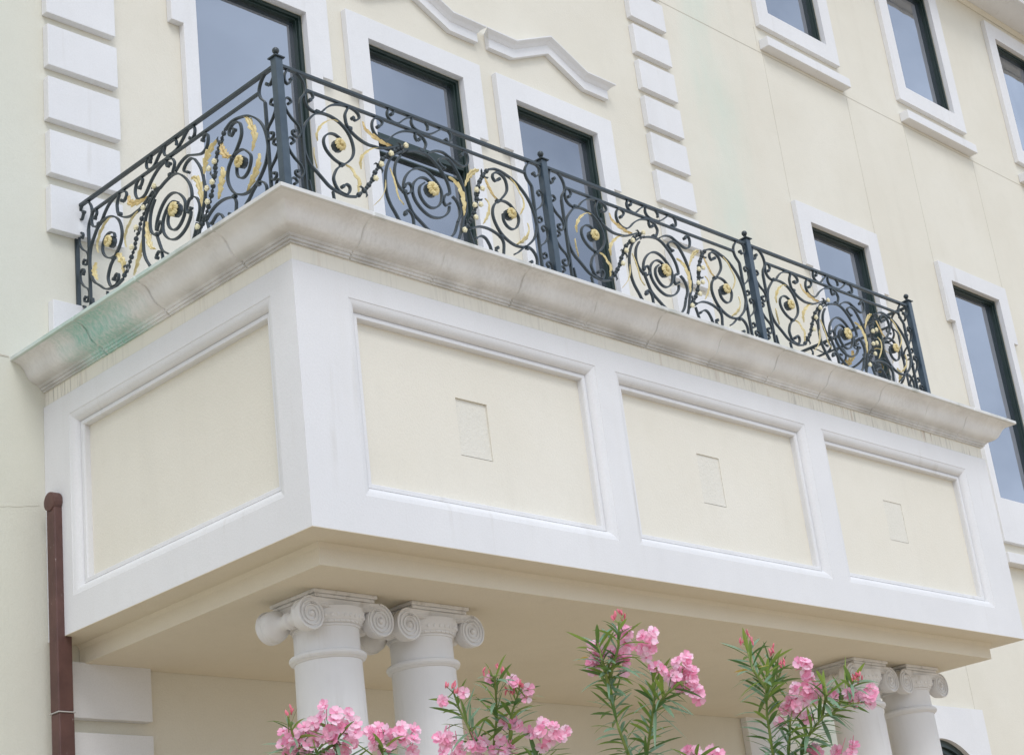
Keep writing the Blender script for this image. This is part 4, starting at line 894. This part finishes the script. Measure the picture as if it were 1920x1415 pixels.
for si, sh in enumerate(SHRUBS):
    rg = random.Random(20 + si)
    cx = sum(s_[0][0] for s_ in sh['st']) / len(sh['st']); cy = sum(s_[0][1] for s_ in sh['st']) / len(sh['st'])
    base = Vector((cx, cy, GZ + .12))
    root = thing('oleander_shrub', ol_labels[si], 'shrub', base, 'oleander shrubs in flower in front of the portico')
    stems = MB(); bark = MB(); lv = MB(); yl = MB()
    allst = []
    for st in sh['st']:
        pts = [Vector(p) for p in st]
        low = pts[0].z < -1.6
        allst.append((pts, low))
        if low:
            a = pts[0]; b2 = base + Vector((rg.uniform(-.12, .12), rg.uniform(-.12, .12), -.05))
            mid = [b2.lerp(a, f) + Vector((rg.uniform(-.04, .04), rg.uniform(-.04, .04), 0)) for f in (0, .25, .5, .75)]
            bark.tube(mid + [a], [.017, .014, .012, .009, .0065], 7)
        sm = []
        for i in range(len(pts) - 1):
            for f in (0, .5): sm.append(pts[i].lerp(pts[i + 1], f))
        sm.append(pts[-1]); stems.tube(sm, [.0062 - .0032 * i / (len(sm) - 1) for i in range(len(sm))], 6)
    for k in range(9):   # further shoots filling the body of the shrub below the frame
        a = base + Vector((rg.uniform(-.45, .45), rg.uniform(-.40, .40), rg.uniform(1.5, 2.15)))
        b2 = base + Vector((rg.uniform(-.15, .15), rg.uniform(-.15, .15), -.05))
        mid = b2.lerp(a, .5) + Vector((rg.uniform(-.05, .05), rg.uniform(-.05, .05), 0))
        bark.tube([b2, mid, a], [.014, .010, .005], 6); allst.append(([b2.lerp(a, .35), mid.lerp(a, .4), a], True))
    for pi_, (pts, low) in enumerate(allst):
        L = sum((pts[i + 1] - pts[i]).length for i in range(len(pts) - 1)); s_ = .0; step = .017 if pi_ < len(sh['st']) else .06
        tw = rg.uniform(0, 6)
        while s_ < L - .02:
            q_ = s_; i = 0
            while i < len(pts) - 2 and q_ > (pts[i + 1] - pts[i]).length: q_ -= (pts[i + 1] - pts[i]).length; i += 1
            seg = pts[i + 1] - pts[i]; p = pts[i] + seg.normalized() * q_; ax = seg.normalized(); frac = s_ / L
            tw += .9
            for k in range(3):
                if rg.random() < .12: continue
                a = tw + 2 * PI * k / 3 + rg.uniform(-.3, .3); _, a1, u1 = orient(ax)
                out = a1 * math.cos(a) + u1 * math.sin(a)
                rise = .25 + .9 * frac + rg.uniform(-.2, .25)
                add_leaf(lv, p, out + ax * rise, rg.uniform(.10, .155) * (1 - .22 * frac), rg.uniform(.011, .016), rg.uniform(.05, .42), rg)
            s_ += step * rg.uniform(.8, 1.2)
    if si == 3:
        yp = Vector((-.478, -2.79, -1.39)); fwv = (yp - CAMV).normalized(); sd_ = fwv.cross(Vector((0, 0, 1))).normalized()
        add_leaf(yl, yp, -sd_ + Vector((0, 0, -.05)), .062, .016, .0, rg); add_leaf(yl, yp + sd_ * .02, sd_ + Vector((0, 0, .08)), .04, .014, .0, rg)
        yl.build('yellow_leaf', M['leafy'], root, recalc=False, merge=False)
    if si == 2:
        yp = Vector((-1.075, -2.585, -1.345)); add_leaf(yl, yp, Vector((-.7, .7, -.1)), .035, .010, .1, rg); yl.build('yellow_leaf', M['leafy'], root, recalc=False, merge=False)
    bark.build('trunk', M['bark'], root, smooth=True); stems.build('stem', M['stem'], root, smooth=True)
    lo = lv.build('leaves', M['leaf'], root, recalc=False, merge=False); lo['kind'] = 'stuff'
    # flower clusters
    tips = [p[-1] for p, low in allst[:len(sh['st'])]]
    groups = {}
    for c, rx, rz, n in sh['cl']:
        fl = MB(); dp = MB(); c = Vector(c); vdir = (c - CAMV).normalized(); sx = vdir.cross(Vector((0, 0, 1))).normalized(); sz = sx.cross(vdir)
        near = min(tips, key=lambda p: (p - c).length)
        n = n if n < 5 else max(4, int(n * .72))
        for k in range(n):
            if n == 1: off = Vector((0, 0, 0)); dirn = (-vdir + sx * rg.uniform(-.6, .6) + sz * rg.uniform(-.4, .5))
            else:
                a = k * 2.399 + rg.uniform(-.2, .2); q_ = math.sqrt((k + .5) / n)
                ox, oz = q_ * math.cos(a), q_ * math.sin(a)
                off = sx * rx * 1.3 * ox + sz * rz * 1.3 * oz + sx * rg.uniform(-.006, .006) + sz * rg.uniform(-.006, .006) - vdir * (rx + rz) * .35 * math.sqrt(max(0, 1 - q_ * q_)) + vdir * rg.uniform(-.006, .02)
                dirn = (-vdir * .75 + sx * ox * .8 + sz * (oz * .7 + .25) + Vector((rg.uniform(-.35, .35), rg.uniform(-.35, .35), rg.uniform(-.3, .3))))
            flower(fl, dp, c + off, dirn, rg.uniform(.020, .0255), rg, double=rg.random() < .55)
            e = c + off - dirn.normalized() * .018
            dp.tube([e, e.lerp(near, .35) - sz * .006], [.0016, .0012], 4)
        if n == 1 or True:
            if (near - c).length > .02 and (near - c).length < .11:
                st_ = MB(); st_.tube([near, near.lerp(c, .5) - Vector((0, 0, .004)), c - Vector((0, 0, .006))], [.0026, .002, .0016], 5); st_.build('flower_stalk', M['stem'], root)
        fo = fl.build('flower_cluster', M['petal'], root, recalc=False, merge=False); dp.build('flower_throat', M['petald'], fo, merge=False)
    for b_ in sh['bu']:
        c = Vector(b_); near = min(tips, key=lambda p: (p - c).length); mb = MB(); st_ = MB()
        for k in range(3):
            q_ = c + Vector((rg.uniform(-.008, .008), rg.uniform(-.008, .008), rg.uniform(-.008, .008)))
            dd_ = Vector((rg.uniform(-.5, .5), rg.uniform(-.5, .5), 1)).normalized()
            mb.tube([q_ - dd_ * .008, q_ - dd_ * .002, q_ + dd_ * .006, q_ + dd_ * .013], [.0014, .0034, .0036, .0008], 6)
            if k == 0 and (near - c).length < .10: st_.tube([near - Vector((0, 0, .004)), q_ - dd_ * .008], [.0018, .0012], 4)
        bo = mb.build('flower_bud', M['budp'], root, smooth=True)
        if st_.v: st_.build('bud_stalk', M['stem'], bo)
